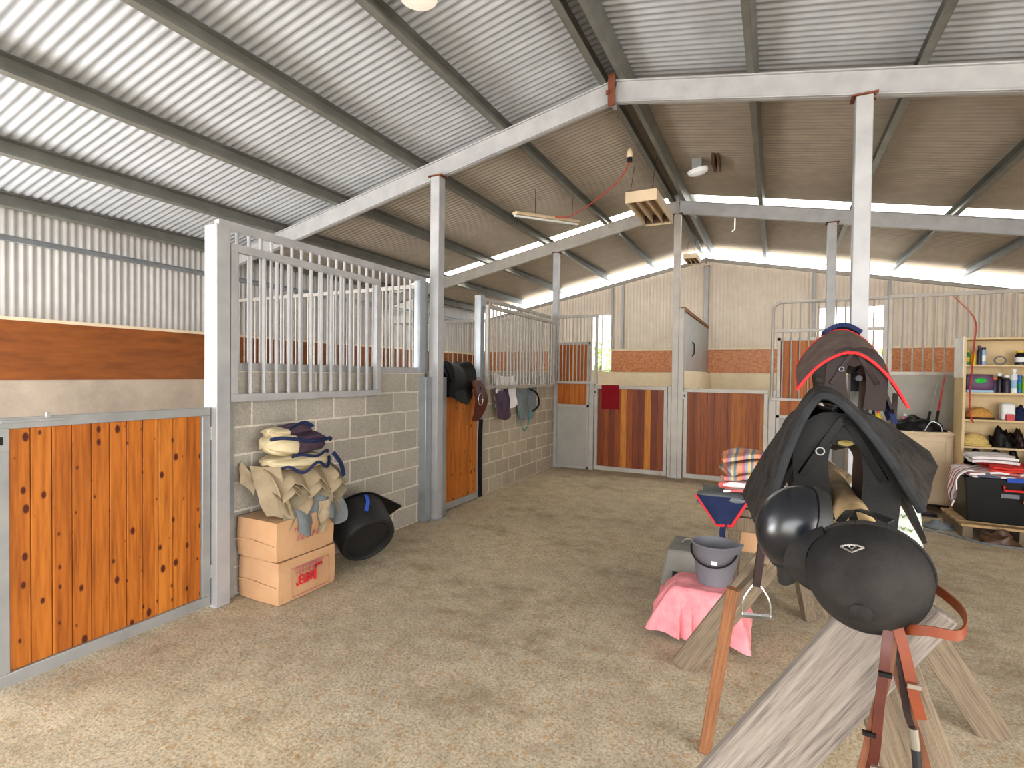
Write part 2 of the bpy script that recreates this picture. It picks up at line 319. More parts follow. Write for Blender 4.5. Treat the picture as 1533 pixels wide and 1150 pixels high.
# floor and the ground outside
mb = MB()
nx, ny = 60, 100
def fl(u, v):
    x = XL+(XR-XL)*u; y = -6.5+(YG+6.5)*v; return (x, y, nz((x, y, 0), 1.3, .006))
P = [[fl(i/nx, j/ny) for j in range(ny+1)] for i in range(nx+1)]
mb.add([p for r in P for p in r], [(i*(ny+1)+j, (i+1)*(ny+1)+j, (i+1)*(ny+1)+j+1, i*(ny+1)+j+1) for i in range(nx) for j in range(ny)])
struct('floor', mb, 'floor')
mb = MB(); mb.box((-30, -25, -.2), (XL, 30, -.03)).box((XR, -25, -.2), (30, 30, -.03)).box((XL, -25, -.2), (XR, -6.5, -.03)).box((XL, YG, -.2), (XR, 30, -.03)); struct('floor_outside', mb, 'apron', sm=False)
# roof sheets (bays between the clear strips are separate sheets)
def roof(name, y0, y1, left, mat):
    mb = MB(); xe = XL-.15 if left else XR+.15; s_ = SL if left else -SR
    mb.corr((0, y0, 0), (0, 1, 0), y1-y0, lambda t: (RX+(-.02 if left else .02), 0, HR+.365), lambda t: (xe, 0, hr(xe)+.365), (0, 0, 1)); return struct(name, mb, mat, ang=80)
bays = [(-6.5, 5.244, 'roof'), (5.244, 8.76, 'roof_old'), (9.55, 12.62, 'roof_old')]
for y0, y1, mt in bays:
    roof('ceiling_left', y0, y1, True, mt); roof('ceiling_right', y0, y1, False, mt)
for y0, y1 in ((8.76, 9.55),):
    roof('ceiling_skylight_left', y0, y1, True, 'skylight'); roof('ceiling_skylight_right', y0, y1, False, 'skylight')
mb = MB(); mb.beam((RX-.1, -6.5, HR+.375), (RX-.1, 12.6, HR+.375), .3, .006).beam((RX+.1, -6.5, HR+.375), (RX+.1, 12.6, HR+.375), .3, .006)
struct('ceiling_ridge_cap', mb, 'purlin')
# purlins, a C channel each
pl = [(-6.93, 'lowest purlin, over the left wall'), (-5.93, 'second purlin up from the left wall'), (-4.84, 'third purlin up from the left wall'), (-3.66, 'fourth purlin up from the left wall'), (-2.58, 'purlin next below the pair at the ridge, left slope'),
      (-1.52, 'ridge purlin on the left of the pair'), (-1.26, 'ridge purlin on the right of the pair'), (-.18, 'purlin first down from the ridge on the right slope'), (.97, 'purlin second down from the ridge on the right slope'), (2.07, 'purlin third down from the ridge on the right slope'), (3.13, 'purlin fourth down from the ridge on the right slope'), (4.2, 'lowest purlin over the right wall')]
for x, lb in pl:
    s_ = SL if x < RX else -SR; mb = MB(); z = hr(x)+.275; up = V((-s_, 0, 1)).normalized()
    d = V((1, 0, s_)).normalized(); mb.chan((x, -6.5, z), (x, 12.5, z), .055, .15, .006, tuple(d), 1 if x < RX else -1)
    mb.beam(V((x, -6.5, z))+d*.05*(1 if x < RX else -1)-up*.06, V((x, 12.5, z))+d*.05*(1 if x < RX else -1)-up*.06, .004, .025, tuple(d))
    tag(obj('purlin', mb, 'purlin', sm=False), 'galvanised steel '+lb, 'purlin', 'roof purlins')
# rafters: two halves to a frame
def rafter(y, left, label, dep=.2, wd=.07, mat='steel', z_=0):
    mb = MB(); xe = XL if left else XR; sg = -1 if left else 1; a = V((RX+sg*.015, y, HR+dep/2+z_)); b = V((xe, y, hr(xe)+dep/2+z_))
    mb.beam(a, b, wd*.3, dep, (0, 1, 0))
    for k in (-1, 1):
        o = V((0, 0, k*(dep/2-.006))); mb.beam(a+o, b+o, wd, .012, (0, 1, 0))
    mb.box((RX+sg*.001, y-.07, HR-.03+z_), (RX+sg*.016, y+.07, HR+dep+.02+z_))
    return tag(obj('rafter', mb, mat, sm=False, bev=.003), label, 'beam', 'roof rafters')
rafter(Y1, True, 'white steel rafter sloping down left from the near ridge joint'); rafter(Y1, False, 'white steel rafter running right from the near ridge joint')
rafter(Y2, True, 'steel rafter left of the ridge, below the middle clear roof strip', mat='galvold'); rafter(Y2, False, 'steel rafter right of the ridge, below the middle clear roof strip')
rafter(YG-.06, True, 'thin rafter along the top of the end wall, left slope', .07, .06, 'galvold'); rafter(YG-.06, False, 'thin rafter along the top of the end wall, right slope', .07, .06, 'galvold')
rafter(.9, True, 'rafter of the open front bay, left slope'); rafter(.9, False, 'rafter of the open front bay, right slope')
mb = MB(); mb.box((RX-.035, Y1-.075, HR-.05), (RX+.035, Y1-.06, HR+.24)).box((RX-.05, Y1-.09, HR+.05), (RX-.02, Y1-.07, HR+.09)); tag(obj('ridge_joint_plate', mb, 'rust', bev=.004), 'rusty bolted plate joining the near rafters at the ridge', 'plate')
# posts
def post(x, y, h, label, wd=.11, mat='steel', foot=True):
    t_ = thing('steel_post', (x, y, 0), label, 'post', 'steel posts'); mb = MB(); mb.box((x-wd/2, y-wd/2, 0), (x+wd/2, y+wd/2, h-.012)); obj('shaft', mb, mat, t_, bev=.006)
    mb = MB(); mb.box((x-wd*.75, y-wd*.6, h-.012), (x+wd*.75, y+wd*.6, h)).box((x+wd*.55, y-wd*.62, h-.03), (x+wd*.65, y-wd*.5, h)); obj('cap_plate', mb, 'rust', t_)
    if foot: mb = MB(); mb.box((x-wd*.8, y-wd*.7, 0), (x+wd*.8, y+wd*.7, .012)); obj('foot_plate', mb, 'galvdoor', t_)
    return t_
post(XA+.1, Y1-.05, hr(XA+.1), 'tall white steel post at the corner of the near block wall', .115)
post(.58, Y1, hr(.58), 'tall white steel post behind the saddles', .115)
post(XA, Y2, hr(XA), 'steel post rising behind the barred screen on the far left corner', .1)
post(RX, Y2, hr(RX)+.0, 'steel post between the two dark timber doors reaching the ridge', .1, 'galvold')
post(XB+.03, Y2-.07, hr(XB+.03), 'short looking far post left of the near right post', .11)
post(-1.36, YG-.09, hr(-1.4)-.1, 'slim post against the end wall under the ridge', .08, 'steel', False)
# jamb channels beside the near left post
mb = MB(); mb.box((XA-.02, Y1-.22, 0), (XA+.09, Y1-.12, 1.56)); tag(obj('jamb_channel', mb, 'galv', bev=.004), 'steel channel closing the near block wall, left of the white post', 'post')
mb = MB(); mb.box((XA-.02, Y1+.02, 0), (XA+.12, Y1+.13, 1.56)); tag(obj('jamb_channel', mb, 'galv', bev=.004), 'steel channel beside the half door with the red saddle', 'post')
# left outer wall
mb = MB(); mb.box((XL-.15, 1.3, 0), (XL, YG, 1.48)); struct('wall_left_base', mb, 'conc', sm=False)
mb = MB(); mb.box((XL-.03, 1.3, 1.48), (XL+.012, YG, 2.12)); struct('wall_left_lining', mb, 'ply', sm=False)
mb = MB(); mb.corr((XL-.05, 1.3, 0), (0, 1, 0), YG-1.3, lambda t: (0, 0, 2.1), lambda t: (0, 0, 3.33), (1, 0, 0)); struct('wall_left', mb, metalm('wall_sheet_grey', '#b4b2b0', '#c4c2bf', None, .5, .1), ang=80)
mb = MB(); mb.chan((XL+.01, 1.3, 2.93), (XL+.01, YG, 2.93), .04, .06, .004, (1, 0, 0), 1); tag(obj('wall_girt', mb, 'galv', sm=False), 'horizontal steel rail high along the left sheet wall', 'rail')
mb = MB(); mb.box((XL-.01, 1.3, 2.1), (XL+.03, YG, 2.135)); struct('trim_1', mb, 'conclight', sm=False)
# right outer wall
mb = MB(); mb.corr((XR, 1.4, 0), (0, 1, 0), YG-1.4, lambda t: (0, 0, 0), lambda t: (0, 0, 3.44), (1, 0, 0)); struct('wall_right', mb, 'wallsheet', ang=80)  # starts late, leaving an invented opening that lets light onto the block wall
mb = MB(); mb.corr((XL, -6.5, 0), (0, 1, 0), 3.9, lambda t: (0, 0, 0), lambda t: (0, 0, 3.33), (1, 0, 0)); struct('wall_left_front', mb, 'wallsheet', ang=80)
mb = MB(); mb.corr((XR, -6.5, 0), (0, 1, 0), 3.9, lambda t: (0, 0, 0), lambda t: (0, 0, 3.44), (1, 0, 0)); struct('wall_right_front', mb, 'wallsheet', ang=80)
# end wall with two windows
mb = MB(); mb.box((XL, YG, 0), (XR, YG+.15, 1.69)); struct('wall_back_base', mb, 'conclight', sm=False)
WN = [(-4.0, -3.5, 1.7, 3.08), (.78, 1.93, 1.7, 3.05)]
mb = MB()
for a, b in ((XL, WN[0][0]), (WN[0][1], WN[1][0]), (WN[1][1], XR)): mb.box((a, YG-.02, 1.69), (b, YG+.02, 2.2))
struct('wall_back_lining', mb, 'osb', sm=False)
mb = MB()
def seg(a, b, z0, z1=None):
    mb.corr((a, YG+.03, 0), (1, 0, 0), b-a, lambda t: (0, 0, z0), lambda t: (0, 0, (z1 if z1 else hr(a+t)+.03)), (0, 1, 0))
seg(XL, WN[0][0], 2.18); seg(WN[0][0], WN[0][1], WN[0][3]); seg(WN[0][1], RX, 2.18); seg(RX, WN[1][0], 2.18); seg(WN[1][0], WN[1][1], WN[1][3]); seg(WN[1][1], XR, 2.18)
struct('wall_back', mb, 'wallsheet', ang=80)
mb = MB(); mb.box((WN[0][1], YG-.05, 2.19), (WN[1][0], YG, 2.23)).box((WN[1][1], YG-.05, 2.19), (XR, YG, 2.23)).box((XL, YG-.05, 2.19), (WN[0][0], YG, 2.23)); struct('trim_2', mb, 'conclight', sm=False)
for k, (a, b, z0, z1) in enumerate(WN):
    t_ = bpy.data.objects.new('window_%d' % (k+1), None); COL.objects.link(t_); t_.location = ((a+b)/2, YG, z0); t_['kind'] = 'structure'
    mb = MB(); e = .03
    mb.box((a, YG-.03, z0), (b, YG+.03, z0+e)).box((a, YG-.03, z1-e), (b, YG+.03, z1)).box((a, YG-.03, z0), (a+e, YG+.03, z1)).box((b-e, YG-.03, z0), (b, YG+.03, z1)).box(((a+b)/2-.015, YG-.02, z0), ((a+b)/2+.015, YG+.02, z1))
    obj('window_frame', mb, 'whitepaint', t_, sm=False)
    mb = MB(); mb.box((a+e, YG-.003, z0+e), (b-e, YG+.003, z1-e)); obj('pane', mb, 'glass', t_, sm=False)
for x, lb in ((-3.5, 'slim stud on the end wall right of the left window'), (.70, 'slim stud on the end wall left of the right window'), (1.97, 'slim stud on the end wall right of the right window'), (-3.24, 'thin stud on the end wall between left window and centre')):
    mb = MB(); mb.box((x-.022, YG-.06, 2.23), (x+.022, YG-.01, hr(x))); tag(obj('wall_stud', mb, 'steel'), lb, 'stud', 'end wall studs')
# trees seen white-bright through the windows
def bush(x, y, h, r, lb):
    t_ = thing('tree', (x, y, 0), lb, 'tree', 'trees outside the end windows'); mb = MB(); mb.tube([(x, y, 0), (x+.05, y, h*.4), (x, y, h*.8)], [.09, .07, .03]); obj('trunk', mb, 'p_brown', t_)
    mb = MB(); rnd = random.Random(int(x*10))
    for k in range(500):
        a = rnd.random()*6.28; q = rnd.random()**.5*r; z = h*(.35+.65*rnd.random()); p = V((x+math.cos(a)*q, y+math.sin(a)*q, z)); u = V((rnd.uniform(-1, 1), rnd.uniform(-1, 1), rnd.uniform(-1, 1))).normalized(); w_ = u.orthogonal().normalized(); l_ = .12
        mb.add([p, p+u*l_+w_*.05, p+u*l_*2, p+u*l_-w_*.05], [(0, 1, 2, 3)])
    tag(obj('foliage', mb, 'green', t_), kind='stuff')
bush(-5.2, 17, 2.6, 1.0, 'leafy tree outside the narrow left window'); bush(2.0, 17.5, 2.5, 1.1, 'leafy tree outside the right window behind the bars')

# ---------------------------------------------------------------- stall walls
mb = MB(); mb.box((XA-.1, 2.44, 0), (XA, Y1-.12, 1.6)); struct('wall_near_stall', mb, 'blockY', sm=False)
mb = MB(); mb.box((XA-.1, 6.0, 0), (XA, Y2-.06, 1.42)); struct('wall_middle_stall', mb, 'block2', sm=False)
mb = MB(); mb.box((XL, Y1-.05, 0), (XA-.1, Y1+.05, 1.6)); struct('wall_stall_divider', mb, 'blockX', sm=False)
mb = MB(); mb.box((XL, Y2-.05, 0), (XA-.06, Y2+.05, 1.6)); struct('wall_stall_divider_far', mb, 'blockX', sm=False)
mb = MB(); mb.box((.03, Y2, 0), (XR, Y2+.1, 1.65)); struct('wall_tack_bench', mb, 'concdark', sm=False)
mb = MB(); mb.box((-1.34, Y2+.06, 0), (-1.26, YG, 1.69)); struct('wall_end_divider', mb, 'conclight', sm=False)
mb = MB(); mb.box((-1.32, Y2+.06, 1.69), (-1.285, YG-.5, 2.63)); t_ = thing('divider_screen', (-1.3, 10.2, 1.69), 'galvanised sheet screen with a timber top rail between the end stalls', 'screen'); obj('sheet', mb, 'galv', t_)
mb = MB(); mb.box((-1.335, Y2+.06, 2.63), (-1.265, YG-.45, 2.69)); obj('top_rail', mb, 'stick', t_)
mb = MB(); mb.tube([(-1.28, 9.6, 1.95), (-1.25, 9.62, 2.0), (-1.25, 9.62, 2.15), (-1.28, 9.6, 2.2)], .012); obj('hook', mb, 'darkmetal', t_)

# ---------------------------------------------------------------- grilles of vertical bars
def grille(label, ax, pos, a0, a1, z0, z1, n, fr=.045, r=.0085, mat='galv', group='barred stall screens', curved=False, mid=None, r0=None):
    loc = (pos, (a0+a1)/2, z0) if ax == 1 else ((a0+a1)/2, pos, z0); t_ = thing('bar_screen', loc, label, 'screen', group)
    def P(a, z, o=0): return V((pos+o, a, z)) if ax == 1 else V((a, pos+o, z))
    sd = (1, 0, 0) if ax == 1 else (0, 1, 0); mb = MB()
    mb.beam(P(a0, z0+fr/2), P(a1, z0+fr/2), fr*.8, fr, sd); mb.beam(P(a1-fr/2, z0+fr), P(a1-fr/2, z1-fr), fr*.8, fr, sd)
    if curved:
        c = .12; mb.tube([P(a0+fr/2, z0), P(a0+fr/2, z1-c)]+[P(a0+fr/2+c-c*math.cos(k*PI/12), z1-c-fr/2+c*math.sin(k*PI/12)) for k in range(7)]+[P(a1, z1-fr/2)], fr/2)
    else:
        mb.beam(P(a0, z1-fr/2), P(a1, z1-fr/2), fr*.8, fr, sd); mb.beam(P(a0+fr/2, z0+fr), P(a0+fr/2, z1-fr), fr*.8, fr, sd)
    if mid: mb.beam(P(a0+fr, mid), P(a1-fr, mid), fr*.7, fr, sd)
    obj('frame', mb, mat, t_, bev=.003)
    for k in range(n):
        a = a0+fr+(a1-a0-2*fr)*(k+1)/(n+1); mb = MB(); mb.tube([P(a, z0+fr), P(a, z1-fr)], r, 8); obj('bar', mb, mat, t_)
    return t_
grille('tall fixed bar screen standing on the near block wall', 1, XA-.05, 2.36, 4.78, 1.6, 2.65, 23, .06, .012, 'steel')
g1 = grille('smaller sliding bar screen hung in front of the near fixed screen', 1, XA+.07, 2.37, 3.9, 1.385, 2.475, 12, .055, .0145, 'steel')
grille('fixed bar screen over the far block wall on the left', 1, XA-.05, 5.9, 8.43, 1.42, 2.62, 22, .05, .010, 'galvold')
g2 = grille('sliding bar screen with saddle cloths hung behind its foot', 1, XA+.09, 5.95, 8.3, 1.40, 2.5, 20, .05, .011, 'galvold')
grille('bar screen in the far left corner in front of stained boards', 0, Y2-.06, -3.44, -2.64, 1.45, 2.62, 10, .045, .010, 'galvold')
grille('bar screen dividing the near and middle stalls on the left', 0, Y1, XL+.03, XA-.1, 1.6, 2.6, 30, .045, .009, 'galvold')
grille('bar screen dividing the middle and end stalls on the left', 0, Y2, XL+.03, XA-.1, 1.6, 2.62, 30, .045, .009, 'galvold')
grille('round cornered bar screen left of the near right post', 0, Y2-.06, -.05, 1.34, 1.26, 2.70, 11, .045, .010, 'galvold', curved=True, mid=2.27)
grille('long bar screen above the bench and the cream shelves', 0, Y2, 1.36, 4.25, 1.65, 2.72, 24, .045, .010, 'galvold')
# posts carrying the left screens
mb = MB(); mb.box((XA-.03, 2.26, 0), (XA+.1, 2.36, 2.58)); tag(obj('gate_post', mb, 'steel', bev=.005), 'square white gate post at the near end of the bar screens', 'post')
mb = MB(); mb.box((XA-.05, 2.37, 0), (XA+.03, 2.44, 1.6)); tag(obj('wall_end_channel', mb, 'galvdoor', bev=.003), 'steel channel capping the near end of the block wall', 'post')
mb = MB(); mb.box((XA-.04, 5.89, 0), (XA+.03, 5.99, 2.62)); tag(obj('gate_post', mb, 'galv', bev=.004), 'steel gate post beside the half door with the red saddle', 'post')
mb = MB(); mb.box((XA-.06, Y1-.24, 1.6), (XA+.02, Y1-.10, 2.6)); tag(obj('screen_end_plate', mb, 'galv', bev=.003), 'flat steel plate closing the near bar screen at the white post', 'plate')

# ---------------------------------------------------------------- half doors
def door(label, ax, pos, a0, a1, h, nb, mat, fm, fw=.06, z0=.02, latch=True, hinge_hi=True, group=None):
    loc = (pos, (a0+a1)/2, 0) if ax == 1 else ((a0+a1)/2, pos, 0); t_ = thing('stall_door', loc, label, 'door', group)
    s_ = 1 if ax == 1 else -1                                   # face towards the aisle
    def B(mb, a, b, z, zz, o0, o1):
        return mb.box((pos+s_*o0, a, z), (pos+s_*o1, b, zz)) if ax == 1 else mb.box((a, pos+s_*o0, z), (b, pos+s_*o1, zz))
    mb = MB(); B(mb, a0, a1, z0, z0+fw*1.2, 0, .05); B(mb, a0, a1, h-fw, h, 0, .05); B(mb, a0, a0+fw, z0+fw*1.2, h-fw, 0, .05); B(mb, a1-fw, a1, z0+fw*1.2, h-fw, 0, .05)
    obj('frame', mb, fm, t_, bev=.004)
    mb = MB(); B(mb, a0+fw, a1-fw, z0+fw*1.2, h-fw, .004, .01); wd = (a1-a0-2*fw)/nb
    for k in range(nb): B(mb, a0+fw+wd*k+.0015, a0+fw+wd*(k+1)-.0015, z0+fw*1.2, h-fw, .01, .032)
    obj('board_panel', mb, mat, t_, bev=(.003 if ax == 1 else 0))
    if latch:
        a = a0 if not hinge_hi else a0; mb = MB(); B(mb, a+.02, a+.3, h-.025, h-.01, .05, .062); B(mb, a-.02, a+.05, h-.16, h-.05, .05, .065); B(mb, a+.2, a+.22, h-.01, h+.02, .045, .06); lt = obj('latch', mb, fm, t_, bev=.002)
        mb = MB(); B(mb, a+.0, a+.025, h-.13, h-.09, .065, .067); obj('keyhole_slot', mb, 'darkmetal', lt)
    for z in (.2, h-.22):
        mb = MB(); c = (pos+s_*.035, a1+.012, z) if ax == 1 else (a1+.012, pos+s_*.035, z); mb.lathe([(.014, 0), (.014, .09)], c, n=10); obj('hinge', mb, 'galvdoor', t_)
    return t_
door('near stall half door of knotty orange pine in a grey steel frame', 1, XA, 1.16, 2.25, 1.355, 11, 'pine', 'galvdoor', .055, group=None)
door('pine half door behind the white post with a red saddle over it', 1, XA, Y1+.14, 5.88, 1.555, 9, 'pine', 'galvdoor', .06)
door('dark board half door with the maroon cloth on its left side', 0, Y2, -2.69, -1.50, 1.43, 11, 'cedar', 'galvold', .055)
door('dark board half door right of the ridge post, no cloth', 0, Y2, -1.25, -.07, 1.41, 11, 'cedarb', 'galvold', .055)
# jambs and fixed panels of the far front
for a, b, h, lb in ((-2.78, -2.70, 1.45, 'weathered jamb left of the maroon cloth door'), (-1.49, -1.44, 1.45, 'weathered jamb right of the maroon cloth door'), (-1.34, -1.265, 2.66, 'tall weathered jamb right of the ridge post'), (-.06, .03, 1.42, 'weathered jamb right of the cloth free far door'), (-3.48, -3.42, 1.45, 'weathered jamb in the far left corner')):
    mb = MB(); mb.box((a, Y2-.06, 0), (b, Y2+.05, h)); tag(obj('door_jamb', mb, 'galvold', bev=.004), lb, 'jamb', 'far door jambs')
def fixed(label, a0, a1, zm, zt):
    t_ = thing('infill_panel', ((a0+a1)/2, Y2, 0), label, 'panel'); mb = MB(); f = .045
    for z in (0, zm-.02, zt): mb.box((a0, Y2-.03, z), (a1, Y2+.03, z+f))
    mb.box((a0, Y2-.03, 0), (a0+f, Y2+.03, zt+f)).box((a1-f, Y2-.03, 0), (a1, Y2+.03, zt+f)); obj('frame', mb, 'galvold', t_, bev=.003)
    mb = MB(); mb.box((a0+f, Y2-.012, f), (a1-f, Y2+.012, zm-.02)); obj('grey_sheet', mb, 'concdark', t_)
    mb = MB(); n = max(2, int((a1-a0-2*f)/.1)); wd = (a1-a0-2*f)/n
    for k in range(n): mb.box((a0+f+wd*k+.001, Y2-.015, zm+f-.02), (a0+f+wd*(k+1)-.001, Y2+.012, zt))
    obj('board_panel', mb, 'infill', t_, bev=.002)
fixed('fixed panel in the far left corner, boards over grey sheet', -3.41, -2.79, 1.07, 2.12); fixed('fixed panel by the round cornered screen, boards over grey sheet', .035, .62, 1.03, 2.13)

# ---------------------------------------------------------------- things hung from the roof
def light_box(x0, x1, y0, y1, z, lb, ht=.14):
    t_ = thing('hanging_light', ((x0+x1)/2, (y0+y1)/2, z), lb, 'light', 'hanging light boxes'); mb = MB(); e = .02
    mb.box((x0, y0, z), (x1, y0+e, z+ht)).box((x0, y1-e, z), (x1, y1, z+ht)).box((x0, y0+e, z), (x0+e, y1-e, z+ht)).box((x1-e, y0+e, z), (x1, y1-e, z+ht)).box((x0+e, y0+e, z+ht-.015), (x1-e, y1-e, z+ht))
    obj('housing', mb, 'creampaint', t_, bev=.004)
    for k in (1, 2):
        x = x0+(x1-x0)*k/3; mb = MB(); mb.box((x-.008, y0+e, z+.01), (x+.008, y1-e, z+ht-.015)); obj('baffle', mb, 'creampaint', t_)
    mb = MB(); mb.box((x0+e, y1-.12, z+.01), (x1-e, y1-.1, z+ht-.02)); obj('end_plate', mb, 'p_brown', t_)
    for x in (x0+.06, x1-.06):
        mb = MB(); mb.tube([(x, y0+.02, z+ht), (x+.03, y0+.1, hr(x)+.2)], .003, 6); obj('wire', mb, 'darkmetal', t_)
    return t_
light_box(-1.72, -1.33, 6.6, 7.75, 3.77, 'cream hanging light box beside the ridge post'); light_box(-1.66, -1.40, 10.9, 11.6, 3.93, 'smaller distant light box under the far ridge', .1)
t_ = thing('tube_light', (-3.05, 7.1, 3.7), 'pale tube light slung under the left slope', 'light'); mb = MB(); a, b = V((-3.15, 6.35, 3.76)), V((-2.68, 7.55, 3.9)); mb.beam(a, b, .09, .04); obj('housing', mb, 'creampaint', t_, bev=.006)
mb = MB(); mb.tube([a+V((0, 0, -.035)), b+V((0, 0, -.035))], .015); obj('tube', mb, 'p_white', t_)
mb = MB(); mb.tube([a.lerp(b, .3), a.lerp(b, .3)+V((0, 0, hr(-3)+.36-3.8))], .004, 6); mb.tube([a.lerp(b, .9), a.lerp(b, .9)+V((0, 0, hr(-2.7)+.36-3.88))], .004, 6); obj('hanger', mb, 'darkmetal', t_)
t_ = thing('bulb_holder', (-1.57, 6.2, 4.2), 'small pale bulb holder by the left ridge purlin', 'lamp'); mb = MB(); mb.lathe([(.03, 0), (.04, .03), (.035, .07), (.02, .1)], (-1.57, 6.2, 4.17), n=16); obj('bulb', mb, 'creampaint', t_); mb = MB(); mb.lathe([(.03, 0), (.03, .05)], (-1.57, 6.2, 4.12), n=14); obj('socket', mb, 'p_black', t_)
mb = MB(); mb.tube(smooth([V((-1.57, 6.2, 4.12)), V((-1.75, 6.35, 3.97)), V((-2.2, 6.7, 3.86)), V((-2.65, 7.05, 3.84)), V((-2.9, 7.0, 3.86))]), .008, 6); tag(obj('power_cable', mb, 'redcord'), 'red cable looping from the bulb holder to the tube light', 'cable')
t_ = thing('roof_lamp', (-.93, 7.2, 4.2), 'white oval lamp under the right slope', 'lamp'); mb = MB(); mb.lathe([(.0, -.06), (.05, -.055), (.09, -.03), (.1, 0), (.1, .02)], (-.93, 7.2, 4.26), (-.19, 0, 1), 24, 1.3, .8); obj('diffuser', mb, 'p_white', t_); mb = MB(); mb.box((-1.0, 7.15, 4.27), (-.88, 7.25, 4.42)); obj('mounting', mb, 'galvdoor', t_)
mb = MB(); mb.box((-.75, 7.0, 4.26), (-.71, 7.35, 4.42)).box((-.68, 7.0, 4.26), (-.66, 7.35, 4.42)); tag(obj('roof_bracket', mb, 'p_brown'), 'narrow brown bracket right of the white oval lamp', 'bracket')
t_ = thing('roof_lamp', (-2.1, 2.8, 4.1), 'rust-spotted white lamp above the near bay at the top edge', 'lamp'); mb = MB(); mb.lathe([(.12, 0), (.13, .03), (.1, .1), (.05, .14)], (-2.1, 2.8, 4.02)); obj('shade', mb, M['whitepaint'], t_); mb = MB(); mb.tube([(-2.1, 2.8, 4.16), (-2.1, 2.8, hr(-2.1)+.36)], .012); obj('stem', mb, 'galvdoor', t_)
mb = MB(); mb.tube([(-.62, 9.4, 4.35), (-.62, 9.4, 4.02), (-.66, 9.4, 3.99)], .008, 6); tag(obj('roof_hook', mb, 'whitepaint'), 'thin white hook hanging behind the far rafter', 'hook')

# ---------------------------------------------------------------- boxes, rugs and feed tub by the near block wall
def rbox(a, b, bulge=.02, n=8):
    a, b = V(a), V(b); c = (a+b)/2; h = (b-a)/2; mb = MB(); vs = {}; out = []; fs = []
    def pt(i, j, k):
        key = (i, j, k)
        if key not in vs:
            p = V((i/n*2-1, j/n*2-1, k/n*2-1)); q = V([x*(1+bulge*(2-p[(d+1) % 3]**2-p[(d+2) % 3]**2)) for d, x in enumerate(p)])
            e = .985 if sum(abs(abs(x)-1) < 1e-6 for x in p) >= 2 else 1; w_ = V((q.x*h.x*e, q.y*h.y*e, q.z*h.z*e)); w_ += V((nz(c+w_, 9, .006), nz(c+w_+V((5, 0, 0)), 9, .006), 0)); vs[key] = len(out); out.append(c+w_)
        return vs[key]
    for i in range(n):
        for j in range(n):
            fs += [(pt(i, j, 0), pt(i, j+1, 0), pt(i+1, j+1, 0), pt(i+1, j, 0)), (pt(i, j, n), pt(i+1, j, n), pt(i+1, j+1, n), pt(i, j+1, n)), (pt(i, 0, j), pt(i+1, 0, j), pt(i+1, 0, j+1), pt(i, 0, j+1)), (pt(i, n, j), pt(i, n, j+1), pt(i+1, n, j+1), pt(i+1, n, j)), (pt(0, i, j), pt(0, i, j+1), pt(0, i+1, j+1), pt(0, i+1, j)), (pt(n, i, j), pt(n, i+1, j), pt(n, i+1, j+1), pt(n, i, j+1))]
    return mb.add(out, fs)
def carton(z0, z1, lb, bright, dy=0):
    x0, x1, y0, y1 = -3.38, -2.98, 2.47+dy, 2.98+dy; t_ = thing('carton', ((x0+x1)/2, (y0+y1)/2, z0), lb, 'box', 'wrapped cartons')
    obj('body', rbox((x0, y0, z0), (x1, y1, z1)), 'card', t_, ang=60)
    zc = (z0+z1)/2-.015; mb = MB(); mb.sheet(lambda u, v: (x0+.02+(x1-x0-.04)*u, y0-.016+.003*math.sin(u*9), zc+(.012*(v-.5))+.008*math.sin(u*5)), 14, 2, .004); obj('wrap_seam', mb, 'card', t_)
    X = x1+.0245; mk = 'redink' if bright else 'pinkink'; a0 = y0+.13
    def q(mb, ya, za, yb, zb, w_=.008): mb.beam((X, ya, za), (X, yb, zb), .004, w_, (1, 0, 0))
    mb = MB(); ls = .032; z = z0+.10; hh = .062
    if bright:
        glyph = {'J': [(.8, 1, .8, .1), (.8, .1, .2, 0), (.2, 0, .1, .3)], 'U': [(.1, 1, .1, 0), (.1, 0, .8, 0), (.8, 0, .8, 1)], 'R': [(.1, 0, .1, 1), (.1, 1, .8, .9), (.8, .9, .8, .5), (.8, .5, .1, .5), (.3, .5, .9, 0)], 'E': [(.1, 0, .1, 1), (.1, 1, .8, 1), (.1, .5, .7, .5), (.1, 0, .8, 0)], 'B': [(.1, 0, .1, 1), (.1, 1, .8, .8), (.8, .8, .1, .5), (.1, .5, .8, .3), (.8, .3, .1, 0)]}
        for k, ch in enumerate('JEUBR'):
            for (p, r, s_, u) in glyph[ch]: q(mb, a0+ls*(k+p), z+hh*r, a0+ls*(k+s_), z+hh*u)
        q(mb, a0+ls*5.3, z-.01, a0+ls*5.3, z+hh+.03, .016); q(mb, a0+ls*5.1, z+hh+.035, a0+ls*7.2, z+hh+.035, .016)
        obj('red_lettering', mb, mk, t_, sm=False); mb = MB()
    z = z1-.075
    for r in range(2 if bright else 1):
        for k in range(9 if bright else 6): q(mb, a0+.028*k, z-.03*r, a0+.028*k+.018, z+.012-.03*r, .005); q(mb, a0+.028*k+.004, z-.012-.03*r, a0+.028*k+.004, z+.015-.03*r, .005)
    if not bright:
        for k in range(5): q(mb, a0+.02+.045*k, z-.08, a0+.05+.045*k, z-.04, .009)
    else:
        for (p, r, s_, u) in ((0, 0, 1, 0), (0, 0, 0, 1), (0, 1, 1, 1), (1, 0, 1, 1)): q(mb, y0+.1+.33*p, z0+.03+.2*r, y0+.1+.33*s_, z0+.03+.2*u, .003)
    obj('faded_print', mb, 'pinkink', t_, sm=False)
carton(.005, .295, 'lower carton with bright red lettering by the near block wall', True); carton(.305, .575, 'upper carton with faded print under the pile of rugs', False, -.015)

